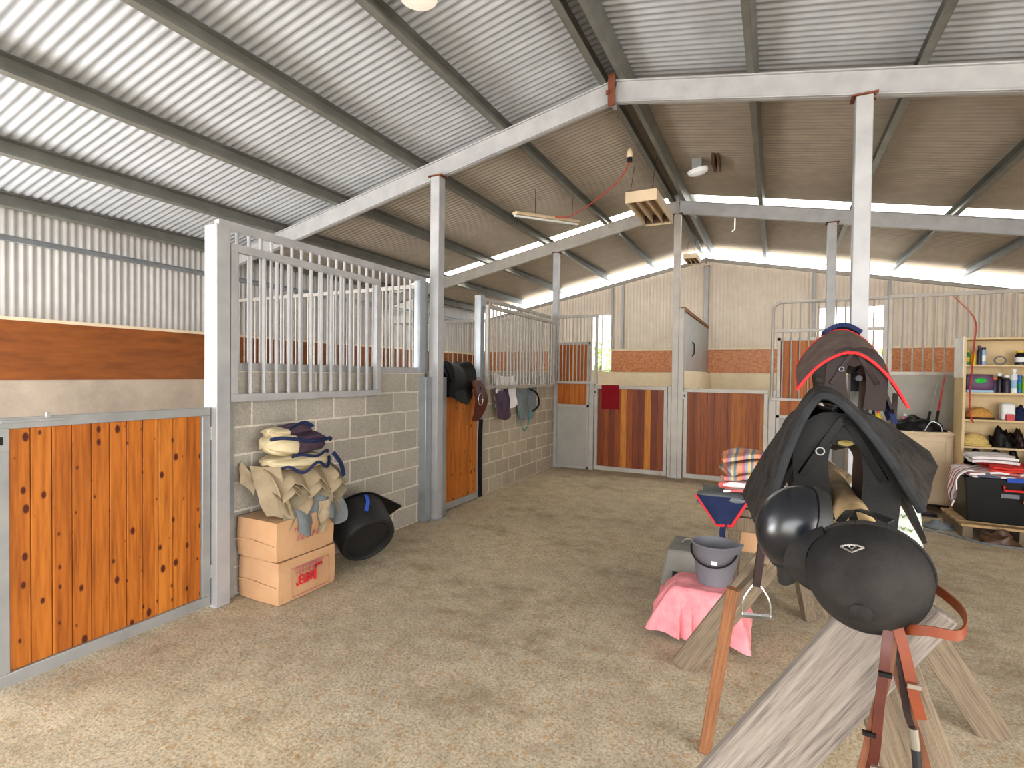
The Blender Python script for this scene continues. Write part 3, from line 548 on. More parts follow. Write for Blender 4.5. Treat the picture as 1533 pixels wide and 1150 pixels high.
def folds(name, lb, cat, c, wx, wy, n, th, mat, wav=.02, seed=0, rotz=0., tilt=0., group=None, parent=None, edge=None):
    """a textile folded n times: a serpentine of soft layers with wavering edges"""
    prof = []; R_ = random.Random(seed); z = th
    for k in range(n):
        a, b = (-wy/2, wy/2) if k % 2 == 0 else (wy/2, -wy/2); e = R_.uniform(-.03, .03)
        for i in range(9): prof.append((a+(b-a)*i/8*(1+e), z+.35*th*math.sin(i*1.3+k*2)))
        if k < n-1:
            sg = 1 if b > 0 else -1
            for q_ in (.25, .5, .75): prof.append((b*(1+e)+sg*th*.9*math.sin(q_*PI), z+2*th*q_))
        z += 2*th
    Mx = Matrix.Translation(V(c)) @ Matrix.Rotation(rotz, 4, 'Z') @ Matrix.Rotation(tilt, 4, 'X')
    L = len(prof)-1
    def f(u, v):
        y, z_ = prof[min(int(round(u*L)), L)]; x = (v-.5)*wx*(1+.05*math.sin(u*23+seed)); p = V((x, y, z_)); s_ = V((x*7+seed, y*6, z_*12))
        drop = -.6*th*(abs(v-.5)*2)**4
        p += V((noise.noise(s_)*wav, noise.noise(s_+V((9, 3, 1)))*wav, noise.noise(s_*.7+V((1, 7, 2)))*wav*.6+drop)); return Mx@p
    mb = MB(); mb.sheet(f, L, 22, th*1.25); o = obj(name, mb, mat, parent, ang=70); return tag(o, lb, cat, group) if lb else o
def drape(fn, nu, nv, th, wav, sc=6, seed=0):
    def f(u, v):
        p = V(fn(u, v)); return p+V((nz(p+V((seed, 0, 0)), sc, wav), nz(p+V((0, seed+4, 0)), sc, wav), nz(p+V((0, 0, seed+9)), sc, wav*.5)))
    return MB().sheet(f, nu, nv, th)
def bez(pts, u):
    pts = [V(p) for p in pts]
    while len(pts) > 1: pts = [pts[i].lerp(pts[i+1], u) for i in range(len(pts)-1)]
    return pts[0]
# rug pile: grey and olive rugs draped over the carton, canvas rug, cream and plum rug on top
t_ = thing('folded_rug', (-3.15, 2.8, .58), 'grey canvas rug slumped over the front edge of the upper carton', 'rug')
def rugf(u, v, y0=2.6, y1=3.05, x0=-3.33, top=.66, reach=.33, drop=.18, sl=.05):
    y = y0+(y1-y0)*v; p = bez([(x0, y, top+.02), (x0+.2, y, top+.1), (x0+reach, y, top+.06), (x0+reach+.06, y+.02, top-.06), (x0+reach+.04, y+.02, top-drop)], u); p.z -= sl*math.sin(v*9)*u; p.x += .03*math.sin(v*13)*u; return p
obj('outer_layer', drape(lambda u, v: rugf(u, v), 18, 22, .014, .014, 6), 'greycan', t_, ang=80)
def bundle(c, h, ripple, seed, mat2=None, split=0., p_=2.6):
    """a solid soft roll of cloth with folds running along it"""
    mb = MB(); n, mm = 48, 28; c, h = V(c), V(h); vs = []
    for j in range(mm+1):
        th = PI*j/mm
        for i in range(n):
            a = 2*PI*i/n; d = V((math.cos(a)*math.sin(th), -math.cos(th), math.sin(a)*math.sin(th)))
            d = V([math.copysign(abs(x)**(2/p_), x) for x in d]); p = V((d.x*h.x, d.y*h.y, d.z*h.z))
            k = ripple*(math.sin(a*5+seed+p.y*9)+.6*math.sin(a*9+p.y*14+seed*2))*math.sin(th)**.5; q = p.normalized() if p.length else p
            w_ = V((nz(p+V((seed, 0, 0)), 6, .02), nz(p+V((0, seed, 0)), 6, .02), nz(p+V((0, 0, seed)), 6, .02))); vs.append(c+p+q*k+w_)
    for j in range(mm):
        mb.cur = 1 if (mat2 and (j/mm) > split) else 0
        mb.add([], []); base = 0
        for i in range(n): mb.f.append((j*n+i, j*n+(i+1) % n, (j+1)*n+(i+1) % n, (j+1)*n+i)); mb.mi.append(mb.cur)
    mb.v = vs; mb.f = [tuple(reversed(f)) for f in mb.f]; return mb
obj('folded_core', bundle((-3.19, 2.80, .63), (.16, .22, .05), .006, 1), 'greycan', t_, ang=80)
t_ = thing('folded_rug', (-3.17, 2.8, .7), 'tan canvas rug folded in ragged layers in the middle of the pile', 'rug')
obj('folded_core', bundle((-3.19, 2.80, .775), (.165, .235, .095), .006, 3), 'tan', t_, ang=80)
def lay(u, v, y0, y1, tp, rc, dr, ph):
    y = y0+(y1-y0)*v; jag = abs(((v*2.6+ph) % 1)-.5)*2; p = bez([(-3.37, y, tp+.03), (-3.2, y, tp+.06), (-3.37+rc-.03, y, tp+.04), (-3.37+rc+.03, y, tp-.03), (-3.37+rc+.05, y+.02, tp-dr*(.45+.75*jag))], u)
    p.y -= .07*(1-v)*u*(1 if v < .3 else .4); p.x += .012*math.sin(v*17+ph*5)*u; return p
for k, (tp, rc, dr, mt, a, b) in enumerate(((.70, .33, .20, 'olive', 2.58, 3.06), (.74, .345, .17, 'tan', 2.54, 3.04), (.775, .335, .13, 'olive', 2.60, 3.08), (.81, .35, .11, 'tan', 2.56, 3.06), (.845, .33, .10, 'olive', 2.66, 3.10), (.875, .34, .12, 'tan', 2.52, 3.0))):
    obj('canvas_layer', drape(lambda u, v: lay(u, v, a, b, tp, rc, dr, k*.37), 20, 40, .010, .010, 8, k*3), mt, t_, ang=60)
obj('front_fall', drape(lambda u, v: bez([(-3.30+.26*v, 2.50+.04*v, .93), (-3.22+.22*v, 2.46+.05*v, .80-.03*v), (-3.10+.13*v, 2.47+.14*v, .60-.03*v)], u), 16, 14, .012, .02, 8, 2), 'tan', t_, ang=80)
obj('hanging_corner', drape(lambda u, v: V((-3.37+.06*u+.09*v, 2.47-.05*u+.05*v, .95-.13*u-.08*v)), 10, 10, .012, .02, 12, 4), 'tan', t_, ang=80)
obj('ragged_tail', drape(lambda u, v: V((-2.95+.02*v, 2.80+.10*v*(1-.6*u), .66-.24*u)), 12, 8, .010, .025, 18, 8), 'tan', t_, ang=80)
t_ = thing('folded_rug', (-3.18, 2.75, .88), 'cream and plum rug with navy binding on top of the pile', 'rug')
obj('lower_fold', bundle((-3.165, 2.76, .945), (.18, .235, .055), .007, 2), 'cream', t_, ang=80)
obj('upper_fold', bundle((-3.175, 2.755, 1.075), (.165, .245, .078), .009, 4, True, .40), ['cream', 'plum'], t_, ang=80)
obj('crest', bundle((-3.19, 2.72, 1.165), (.12, .17, .042), .008, 7, True, .36), ['cream', 'plum'], t_, ang=80)
def bandp(f, n=24): return [V(f(i/n)) for i in range(n+1)]
mb = MB(); mb.tube(bandp(lambda u: (-3.16+.185*math.sin(.25+u*2.3), 2.76-.255*math.cos(.25+u*2.6), 1.125+.012*math.sin(u*9)-.05*u*u)), .013, 8)
mb.tube(bandp(lambda u: (-3.165+.205*math.sin(.5+u*2.1), 2.76-.245*math.cos(.5+u*2.3), .905+.028*math.sin(u*15)+.02*u)), .011, 8)
mb.tube(bandp(lambda u: (-3.165+.195*math.sin(.9+u*1.9), 2.76-.25*math.cos(.9+u*2.0), 1.0+.012*math.sin(u*12))), .010, 8)
mb.ribbon([(-2.99, 2.97, .99), (-2.96, 3.02, .90), (-2.96, 3.05, .80)], .035, .01, (0, 1, 0)); mb.ribbon([(-3.05, 2.62, 1.20), (-3.03, 2.72, 1.235), (-3.02, 2.80, 1.20)], .03, .008, (1, 0, 1)); obj('navy_binding', mb, 'navy', t_)
# corner feed tub tipped against the wall
t_ = thing('feed_tub', (-3.15, 3.4, 0), 'black corner feed tub tipped on its side against the block wall', 'tub')
cx = V((-3.05, 3.37, .285)); ax = V((.78, -.32, -.50)).normalized(); a_ = V((0, 0, 1)); a_ = (a_-ax*a_.dot(ax)).normalized(); b_ = ax.cross(a_)
mb = MB(); n = 40; prof = [(.245, -.17), (.25, -.16), (.24, -.02), (.232, .1), (.222, .125), (.205, .13), (.19, .12), (.185, .09), (.0, .085)]; mb.lathe(prof, cx, ax, n)
obj('bowl', mb, 'rubber', t_)
mb = MB(); o_ = cx-ax*.17; pts = []
cd = V((-.25, 1, .42)); cd = (cd-ax*cd.dot(ax)).normalized(); q0 = math.atan2(cd.dot(b_), cd.dot(a_)); rim = [o_+(a_*math.cos(q_)+b_*math.sin(q_))*.262 for q_ in [q0+i*2*PI/36 for i in range(36)]]
# flat top flange drawn out to one corner
cd = V((-.25, 1, .42)); cd = (cd-ax*cd.dot(ax)).normalized(); cor = o_+cd*.44; beta = math.acos(.262/.44)
fl_ = []
for p in rim:
    d = (p-o_).normalized(); th_ = math.acos(max(-1, min(1, d.dot(cd)))); fl_.append(o_+d*(.262/math.cos(beta-th_) if th_ < beta else .262))
vs = [p+ax*.006 for p in fl_]+[p-ax*.006 for p in fl_]; mb.add(vs, [tuple(range(36)), tuple(range(71, 35, -1))]+[(i, i+36, (i+1) % 36+36, (i+1) % 36) for i in range(36)]); obj('flange', mb, 'blackpl', t_, ang=30)
mb = MB(); mb.ribbon([cx+a_*.25-b_*.02-ax*.15, cx+a_*.262+b_*.0-ax*.06, cx+a_*.25+b_*.05+ax*.03], .03, .006, b_); obj('blue_strap', mb, 'bluefab', t_)

# ---------------------------------------------------------------- saddles, cloths and bridles
def arch(sta, s_, t_, th=.012, bulge=.0, e=.12, ns=28, nt=10):
    """saddle-shaped loft; sta: list of (y, apex(x,z), left(x,z), right(x,z)); s_ goes left to right"""
    def f(u, v):
        k = v*(len(sta)-1); i = min(int(k), len(sta)-2); w_ = k-i; A, B = sta[i], sta[i+1]
        L = lambda a, b: tuple(p+(q-p)*w_ for p, q in zip(a, b))
        y = A[0]+(B[0]-A[0])*w_; ap, le, ri = L(A[1], B[1]), L(A[2], B[2]), L(A[3], B[3]); s = u*2-1; en = ri if s > 0 else le; q = (math.sqrt(s*s+e*e)-e)/(math.sqrt(1+e*e)-e)
        x = ap[0]+(en[0]-ap[0])*(abs(s)*.3+q*.7); z = ap[1]+(en[1]-ap[1])*q; g = bulge*math.sin(PI*abs(s)); return (x+(g if s > 0 else -g), y+nz((x, y, z), 5, .012), z+g*.8)
    return f
def saddle(name, y0, y1, x, z, w_, drop, lb, mat='leather', flip=1, stir=True, sub='saddles on stands'):
    """flip=1: pommel towards the camera"""
    t_ = thing(name, (x, (y0+y1)/2, z), lb, 'saddle'); L = y1-y0; A = lambda k: y0+L*k
    sta = [(A(0), (x, z+.12), (x-.13, z-.10), (x+.13, z-.10)), (A(.15), (x, z+.10), (x-.16, z-.10), (x+.16, z-.10)), (A(.4), (x, z+.05), (x-.18, z-.10), (x+.18, z-.10)), (A(.7), (x, z+.07), (x-.19, z-.08), (x+.19, z-.08)), (A(1), (x, z+.14), (x-.15, z), (x+.15, z))]
    mb = MB(); mb.sheet(arch(sta, 0, 0, e=.5), 26, 20, .025); obj('seat', mb, mat, t_, ang=60)
    g_ = [(A(.03), (x, z+.075), (x-.075, z-.27), (x+.115, z-.27)), (A(.5), (x, z+.03), (x-.08, z-.27), (x+.12, z-.27)), (A(.9), (x, z+.07), (x-.15, z-.12), (x+.15, z-.12))]
    mb = MB(); mb.sheet(arch(g_, 0, 0, e=.5, bulge=.07), 30, 12, .12); obj('panel', mb, mat, t_, ang=70)
    h_ = [(A(.03), (x, z+.10), (x-w_-.06, z-drop*.8), (x+w_+.06, z-drop*.8)), (A(.4), (x, z+.06), (x-w_-.11, z-drop), (x+w_+.11, z-drop)), (A(.75), (x, z+.06), (x-w_-.07, z-drop*.7), (x+w_+.07, z-drop*.7))]
    F_ = arch(h_, 0, 0, e=.45, bulge=.03)
    for sd in (-1, 1):
        mb = MB(); mb.sheet(lambda u, v: F_(.5+sd*(.10+.40*u), v), 16, 14, .016); obj('flap', mb, mat, t_, ang=60)
    mb = MB(); c = V((x-.075, A(0)-.02, z+.0)); mb.tube([c+V((math.cos(i*PI/8)*.014, -.004, math.sin(i*PI/8)*.014)) for i in range(17)], .0026, 6); obj('ring', mb, 'galvdoor', t_)
    return t_
def stirrup(t_, top, bot, side, mat='brownlea'):
    top, bot = V(top), V(bot); mb = MB(); mb.ribbon([top, top.lerp(bot, .5)+V((0, -.01, 0)), bot], .028, .012, side); obj('stirrup_leather', mb, mat, t_)
    sd = V(side).normalized(); dn = V((0, 0, -1)); mb = MB(); q = [bot+sd*x+dn*z for x, z in ((-.012, -.005), (-.03, .02), (-.048, .06), (-.052, .115))]; q2 = [bot+sd*x+dn*z for x, z in ((.012, -.005), (.03, .02), (.048, .06), (.052, .115))]
    mb.tube(smooth(q+[])[:], .0042, 8); mb.tube(smooth(q2), .0042, 8); mb.tube([q[0], q2[0]], .005, 8); mb.beam(q[-1], q2[-1], .022, .012, (0, 1, 0)); obj('stirrup_iron', mb, 'chrome', t_)
# the log on its timber trestles
PX, PZ, PR = .262, 1.10, .056
t_ = thing('saddle_stand', (PX, 2.2, 0), 'weathered timber trestle stand with a pale log across its top', 'stand')
mb = MB(); mb.tube([(PX+nz((k, 0, 0), .7, .006), 1.36+k*.195, PZ+.004*math.sin(k*1.7)) for k in range(11)], PR, 18); obj('log', mb, 'pole', t_)
def plank(p, q, wd, th, side, mat, name='leg'):
    p, q = V(p), V(q); L = (q-p).length; mb = MB(); mb.box((-wd/2, -th/2, 0), (wd/2, th/2, L)); me = obj(name, mb, mat, None, bev=.006)
    d = (q-p).normalized(); s_ = V(side); s_ = (s_-d*s_.dot(d)).normalized(); n_ = d.cross(s_)
    me.matrix_world = Matrix.Translation(p) @ Matrix((s_, n_, d)).transposed().to_4x4(); par = t_; me.parent = par; me.matrix_parent_inverse = Matrix.Translation(par.location).inverted(); return me
def leg2(p, q, wd, th, side, mat, name='leg'): return plank(p, q, wd, th, side, mat, name)
leg2((-.47, 1.33, .0), (.27, 1.33, 1.16), .155, .04, (1, 0, 0), 'greywood'); leg2((.56, 1.44, .0), (.165, 1.38, 1.13), .14, .04, (1, 0, 0), 'greywoodb')
leg2((-.42, 2.98, .0), (.30, 2.98, 1.16), .13, .04, (1, 0, 0), 'greywoodb'); leg2((.92, 3.04, .0), (.20, 3.03, 1.14), .13, .04, (1, 0, 0), 'greywoodb')
leg2((-.235, 2.36, .0), (-.135, 2.36, .72), .05, .05, (1, 0, 0), 'stick', 'prop'); 
mb = MB(); mb.beam((-.16, 2.40, .62), (-.03, 2.96, .62), .03, .06); obj('brace', mb, 'greywoodb', t_, bev=.003)
# near saddle on the log, dark felt pad laid over it
S1 = saddle('saddle', 2.3, 2.86, .235, 1.325, .19, .36, 'black leather saddle on the log, under the dark felt pad')
stirrup(S1, (-.01, 2.30, 1.16), (-.045, 2.22, .795), (1, .3, 0))
mb = MB(); mb.lathe([(.018, 0), (.018, .004), (.0, .006)], (.24, 2.275, 1.36), (0, -1, .2), 16, 1.4, .6); obj('brass_badge', mb, plain('brass', '#6a5c30', .5, .6), S1)
t_ = thing('saddle_pad', (.2, 2.5, 1.3), 'large dark felt saddle pad draped over the black saddle on the log', 'saddle pad')
pad = [(2.2, (.160, 1.535), (-.03, .99), (.455, 1.155)), (2.3, (.155, 1.56), (-.05, 1.02), (.485, 1.175)), (2.5, (.165, 1.53), (-.08, 1.03), (.54, 1.20)), (2.7, (.18, 1.50), (-.115, 1.04), (.60, 1.235)), (2.82, (.19, 1.50), (-.10, 1.08), (.60, 1.28))]
mb = MB(); mb.sheet(arch(pad, 0, 0, bulge=.022, e=.42), 44, 20, .022); obj('felt', mb, 'felt', t_, ang=60)
f_ = arch(pad, 0, 0, bulge=.022, e=.42); mb = MB(); mb.tube([V(f_(i/40, 0))+V((0, -.004, 0)) for i in range(41)], .0155, 8); obj('edge_binding', mb, 'feltedge', t_)
# second saddle on a bracket at the near right post
S2 = saddle('saddle', 4.12, 4.68, .475, 1.66, .15, .32, 'dark saddle hung on the right post, under the brown pad', 'brownlea')
mb = MB(); mb.tube([(.50, 4.10, 1.60), (.54, 4.5, 1.60), (.58, 4.80, 1.60)], .02); mb.box((.53, 4.77, 1.5), (.63, 4.79, 1.7)); tag(obj('saddle_bracket', mb, 'darkmetal'), 'dark metal bracket on the post carrying the brown padded saddle', 'bracket')
for sd, xx in ((-1, .26), (1, .74)):
    mb = MB(); mb.ribbon([(xx, 4.35, 1.5), (xx-sd*.01, 4.33, 1.3), (xx-sd*.01, 4.33, 1.12)], .03, .012, (1, 0, 0)); obj('girth_strap', mb, 'brownlea', S2)
mb = MB(); mb.sheet(lambda u, v: (.60+.13*u+.02*v, 4.25+.35*v, 1.66-.36*u+.03*math.sin(v*PI)), 10, 10, .03); obj('navy_lining', mb, 'navy', S2)
t_ = thing('saddle_pad', (.5, 4.4, 1.6), 'brown saddle pad with bright red binding over the post saddle', 'saddle pad')
pad2 = [(4.1, (.455, 1.765), (.145, 1.52), (.765, 1.42)), (4.25, (.46, 1.82), (.15, 1.55), (.75, 1.49)), (4.45, (.45, 1.90), (.15, 1.60), (.73, 1.58)), (4.62, (.44, 1.955), (.155, 1.69), (.72, 1.69))]
mb = MB(); mb.sheet(arch(pad2, 0, 0, bulge=.035, e=.25), 40, 14, .012); obj('fabric', mb, 'brownfab', t_, ang=60)
f_ = arch(pad2, 0, 0, bulge=.035, e=.25); mb = MB(); mb.tube([f_(0, 1-i/8) for i in range(8)]+[f_(i/40, 0) for i in range(41)]+[f_(1, i/8) for i in range(1, 9)]+[f_(1-i/40, 1) for i in range(1, 41)], .0095, 8); obj('red_binding', mb, 'redtrim', t_)
mb = MB(); mb.sheet(lambda u, v: (.33+.24*u, 4.60+.17*v, 1.94+.06*math.sin(u*PI)-.02*v), 12, 6, .03); obj('cantle', mb, 'navy', S2, ang=60)
# bridles and ropes hanging under the post saddle
def strap(name, pts, wd, mat, lb=None, par=None, side=(1, 0, 0), th=.004, group=None, cat='strap'):
    mb = MB(); mb.ribbon(pts, wd, th, side); o = obj(name, mb, mat, par); return tag(o, lb, cat, group) if lb else o
t_ = thing('bridle', (.4, 4.6, 1.1), 'tangle of dark bridle straps hanging below the brown pad on the post', 'bridle')
for k, (x, mt, l_) in enumerate(((.27, 'leather', .36), (.31, 'p_blue', .33), (.35, 'p_white', .35), (.385, 'brownlea', .42), (.42, 'leather', .38), (.64, 'brownlea', .52), (.68, 'leather', .48), (.60, 'tanlea', .5))):
    strap('strap', [(x, 4.66+.01*k, 1.62), (x+.01, 4.66+.01*k, 1.5), (x-.012, 4.65+.01*k, 1.38), (x+.006, 4.66+.01*k, 1.62-l_)], .02, mt, par=t_)
mb = MB()
for x, z in ((.62, 1.1), (.69, 1.13)): mb.tube([V((x+.022*math.cos(i*PI/8), 4.64, z+.028*math.sin(i*PI/8))) for i in range(17)], .004, 6)
obj('bit_ring', mb, 'chrome', t_)
# helmets
def helmet(loc, top, front, lb, shell, band, rw=.118, rl=.142, rh=.125, velvet=False):
    T = V(top).normalized(); Fv = V(front); Fv = (Fv-T*Fv.dot(T)).normalized(); S = Fv.cross(T); o = V(loc); t_ = thing('riding_helmet', loc, lb, 'helmet')
    def L(x, y, z): return o+S*x+Fv*y+T*z
    def dome(a, p, k=1.): return L(rw*k*math.cos(a)*math.sin(p), rl*k*math.sin(a)*math.sin(p), rh*k*math.cos(p))
    def rim(a): return PI/2+.12+.24*max(0, -math.sin(a))+.10*math.cos(2*a)
    mb = MB(); n, mm = 40, 18
    for k in (1., .9):
        vs = [dome(2*PI*i/n, max(.001, rim(2*PI*i/n)*j/mm), k) for j in range(mm+1) for i in range(n)]; fs = [(j*n+i, j*n+(i+1) % n, (j+1)*n+(i+1) % n, (j+1)*n+i) for j in range(mm) for i in range(n)]
        if k == 1.: fs = [tuple(reversed(f)) for f in fs]
        mb.add(vs, fs)
    b = (mm+1)*n; mb.f += [(mm*n+i, mm*n+(i+1) % n, b+mm*n+(i+1) % n, b+mm*n+i) for i in range(n)]; mb.mi += [0]*n
    obj('shell', mb, shell, t_, ang=60)
    mb = MB()
    if velvet: mb.tube([dome(2*PI*i/40, rim(2*PI*i/40)-.03, 1.012) for i in range(41)], .005, 8)
    else: mb.sheet(lambda u, v: dome(2*PI*u, rim(2*PI*u)-.30-.05*math.sin(4*PI*u)+.34*v, 1.018), 40, 4, .006)
    obj('rim_band', mb, band, t_)
    mb = MB(); mb.sheet(lambda u, v: dome(PI/2+(u-.5)*2.1, rim(PI/2)-.06, 1.0)*(1)+Fv*(.052*v*math.sin(PI*(u*.9+.05)))-T*(.018*v+.012*v*abs(u-.5)*2), 18, 6, .007); obj('peak', mb, band, t_, ang=60)
    for sg in (-1, 1):
        mb = MB(); mb.ribbon([L(sg*rw*.97, .03, -.03), L(sg*rw*.9, .02, -.085), L(sg*rw*.55, .03, -.14), L(0, .035, -.155)], .018, .003, Fv); mb.ribbon([L(sg*rw*.9, -.06, -.045), L(sg*rw*.88, -.02, -.08), L(sg*rw*.8, .01, -.11)], .016, .003, Fv); obj('chin_strap', mb, 'blackpl', t_)
    mb = MB()
    if velvet:
        c = dome(0, .0, 1.0); mb.lathe([(.021, -.004), (.02, .003), (.014, .008), (.0, .01)], c, T, 20); obj('button', mb, shell, t_)
    return t_, dome, L
H1, dome, L = helmet((.187, 1.345, 1.178), (-.20, -.90, -.36), (-.93, -.25, -.35), 'velvet covered black helmet with a small silver badge on the near log end', 'velvet', 'velvet', .116, .115, .118, True)
mb = MB()
def onr(a, p): return dome(a, p, 1.012)
q = [(-.16, 1.13), (-.05, 1.02), (.0, .985), (.06, 1.02), (.16, 1.13)]
A0 = PI+.0
def arc(pts): mb.tube([onr(a, p) for a, p in pts], .0022, 6)
arc([(-.2, 1.14), (-.08, 1.07), (.0, 1.03), (.08, 1.07), (.2, 1.14)]); arc([(-.2, 1.14), (-.1, 1.16), (.0, 1.165), (.1, 1.16), (.2, 1.14)]); arc([(-.07, 1.15), (.0, 1.08), (.07, 1.15)])
obj('silver_badge', mb, 'chrome', H1)
helmet((.072, 1.755, 1.158), (-.93, -.36, .30), (-.15, .10, -1.0), 'glossy black helmet leaning on the left of the log', 'gloss', 'rubber', .106, .128, .113)
# orange leather halter over the near end of the trestle
t_ = thing('leather_halter', (.24, 1.3, 1.08), 'tan and orange leather bridle hanging from the near trestle top', 'bridle')
strap('noseband_loop', [(.23, 1.30, 1.09), (.27, 1.24, 1.122), (.318, 1.235, 1.128), (.335, 1.30, 1.150), (.30, 1.40, 1.165), (.26, 1.45, 1.165)], .019, 'orangelea', par=t_, side=(0, .1, 1))
strap('cheek_strap', [(.212, 1.262, 1.10), (.207, 1.25, 1.05), (.198, 1.245, .95), (.193, 1.245, .86), (.186, 1.25, .82)], .017, 'redlea', par=t_)
strap('rein', [(.222, 1.265, 1.10), (.212, 1.255, 1.02), (.192, 1.25, .93), (.178, 1.25, .84), (.15, 1.25, .70), (.13, 1.26, .55)], .017, 'tanlea', par=t_)
strap('cheek_strap', [(.228, 1.265, 1.11), (.240, 1.255, 1.06), (.252, 1.25, 1.00), (.266, 1.25, .945)], .019, 'orangelea', par=t_)
strap('throat_strap', [(.224, 1.27, 1.10), (.236, 1.26, 1.02), (.244, 1.258, .955), (.252, 1.256, .925)], .012, 'brownlea', par=t_)
strap('rein', [(.220, 1.28, 1.08), (.228, 1.275, 1.02), (.25, 1.27, .95), (.272, 1.27, .88), (.29, 1.27, .80), (.32, 1.28, .66)], .014, 'tanlea', par=t_)
mb = MB(); mb.tube([(.254, 1.25, .925), (.259, 1.25, .885)], .008, 10); obj('steel_cheek_piece', mb, 'chrome', t_); mb = MB(); mb.tube(smooth([V((.259, 1.25, .885)), V((.262, 1.248, .85)), V((.266, 1.25, .80))]), .008, 8); mb.tube([V((.268+.026*math.cos(i*PI/8), 1.25, .77+.03*math.sin(i*PI/8))) for i in range(17)], .004, 6); obj('bit', mb, 'darkmetal', t_)
for x, z in ((.206, 1.02), (.182, .895), (.252, 1.01), (.196, .83)):
    mb = MB(); mb.box((x-.011, 1.238, z-.004), (x+.011, 1.246, z+.004)); obj('keeper', mb, 'leather' if x < .24 and z > .85 else 'chrome', t_)

# ---------------------------------------------------------------- the trestle table of rugs, step, stool, bucket
t_ = thing('saw_horse', (-.1, 4.2, 0), 'low rough timber saw horse under the heap of saddle cloths', 'stand')
mb = MB(); mb.box((-.30, 4.1, .60), (.25, 4.45, .655)); obj('top_board', mb, 'greywoodb', t_, bev=.005)
mb = MB(); mb.box((-.28, 4.06, .50), (.2, 4.1, .60)); obj('rail', mb, 'greywoodb', t_, bev=.004)
for a, b in (((-.27, 3.97, 0), (-.22, 4.14, .6)), ((-.27, 4.6, 0), (-.22, 4.4, .6)), ((.24, 3.95, 0), (.12, 4.12, .6)), ((.24, 4.6, 0), (.12, 4.4, .6))):
    mb = MB(); mb.beam(a, b, .08, .05); obj('leg', mb, 'greywoodb', t_, bev=.004)
mb = MB(); mb.box((-.22, 4.12, .34), (.0, 4.35, .58)); tag(obj('cardboard_carton', mb, 'card', bev=.006), 'small torn carton under the saw horse', 'box')
folds('saddle_cloth', 'dark grey folded saddle cloth at the bottom of the heap', 'cloth', (-.16, 4.26, .655), .66, .34, 3, .016, 'greycan', .03, 2, .05, group=None)
folds('saddle_cloth', 'white and pink striped cloth folded in the middle of the heap', 'cloth', (-.08, 4.26, .765), .46, .32, 3, .014, 'check', .03, 5, -.1)
folds('saddle_cloth', 'patterned orange and blue blanket on top of the heap', 'cloth', (-.10, 4.27, .86), .44, .30, 4, .023, 'multi', .06, 8, .12)
t_ = thing('saddle_cloth', (-.3, 4.05, .6), 'navy saddle cloth with red edge hanging off the saw horse', 'cloth')
def nav(u, v):
    w_ = (1-v*.72); return V((-.32+(u-.5)*.36*w_+.02*v, 4.055-.012*math.sin(u*6)-.015*v, .735-.20*v))
mb = MB(); mb.sheet(nav, 14, 10, .012); obj('fabric', mb, 'navy', t_); mb = MB(); mb.tube([nav(0, i/10) for i in range(11)]+[nav(i/10, 1) for i in range(1, 11)]+[nav(1, 1-i/10) for i in range(1, 11)], .010, 8); obj('red_edge', mb, 'redtrim', t_)
mb = MB(); mb.ribbon([(-.30, 4.04, .55), (-.31, 4.03, .48), (-.30, 4.02, .42)], .04, .01, (1, 0, 0)); obj('strap', mb, 'navy', t_)
# grey plastic mounting step
t_ = thing('mounting_step', (-.52, 4.3, 0), 'grey plastic step block behind the pink towel', 'step'); mb = MB()
mb.add([(-.74, 3.95, 0), (-.33, 3.95, 0), (-.33, 4.42, 0), (-.74, 4.42, 0), (-.69, 3.99, .32), (-.37, 3.99, .32), (-.37, 4.38, .32), (-.69, 4.38, .32)], [(0, 3, 2, 1), (4, 5, 6, 7), (0, 1, 5, 4), (1, 2, 6, 5), (2, 3, 7, 6), (3, 0, 4, 7)]); obj('body', mb, 'greystep', t_, bev=.02)
mb = MB(); mb.box((-.64, 3.955, .09), (-.54, 3.975, .17)); obj('hand_hole', mb, 'p_black', t_); mb = MB(); mb.ribbon([(-.61, 4.18, .325), (-.58, 4.2, .355), (-.52, 4.2, .355), (-.49, 4.18, .325)], .025, .008, (0, 1, 0)); obj('handle', mb, 'greystep', t_)
# stool, towel, bucket
SX, SY = -.37, 3.48
t_ = thing('stool', (SX, SY, 0), 'low stool hidden under the pink towel, dark blue foot showing', 'stool'); mb = MB(); mb.box((SX-.15, SY-.12, .25), (SX+.17, SY+.14, .292)); obj('seat', mb, 'bluefab', t_, bev=.01)
for a in (-1, 1):
    for b in (-1, 1): mb = MB(); mb.beam((SX+a*.14, SY+b*.11, 0), (SX+a*.12, SY+b*.09, .25), .035, .035); obj('leg', mb, 'navy', t_)
mb = MB(); mb.box((SX-.13, SY-.115, .02), (SX+.14, SY-.10, .12)); obj('front_board', mb, 'navy', t_)
NU = 44
def tow(u, v):
    a = (u-.5)*2; b = (v-.5)*2; m_ = max(abs(a), abs(b)); hx, hy = .165, .14; k = .5
    x = max(-1, min(1, a/k))*hx; y = max(-1, min(1, b/k))*hy; ox = max(0, abs(a)-k)/(1-k); oy = max(0, abs(b)-k)/(1-k); o_ = max(ox, oy)
    ln = .255 if b < 0 else .2; z = .300-.000*m_-ln*o_**1.05; sp = .05*o_**.6+.05*o_
    dx = (1 if a > 0 else -1)*(ox > 0)*sp*ox/max(o_, 1e-6); dy = (1 if b > 0 else -1)*(oy > 0)*sp*oy/max(o_, 1e-6)
    fl_ = .022*o_*math.sin((x+y)*75+a*7)
    return V((SX+.01+x+dx*(1.5 if a < 0 else 1)+fl_*(oy >= ox), SY+y+dy-abs(fl_)*(ox > oy)-(fl_ if oy >= ox and oy > 0 else 0), z+.01*(1-o_)*noise.noise(V((x*9, y*9, 0)))+.012*o_*math.sin(a*5)))
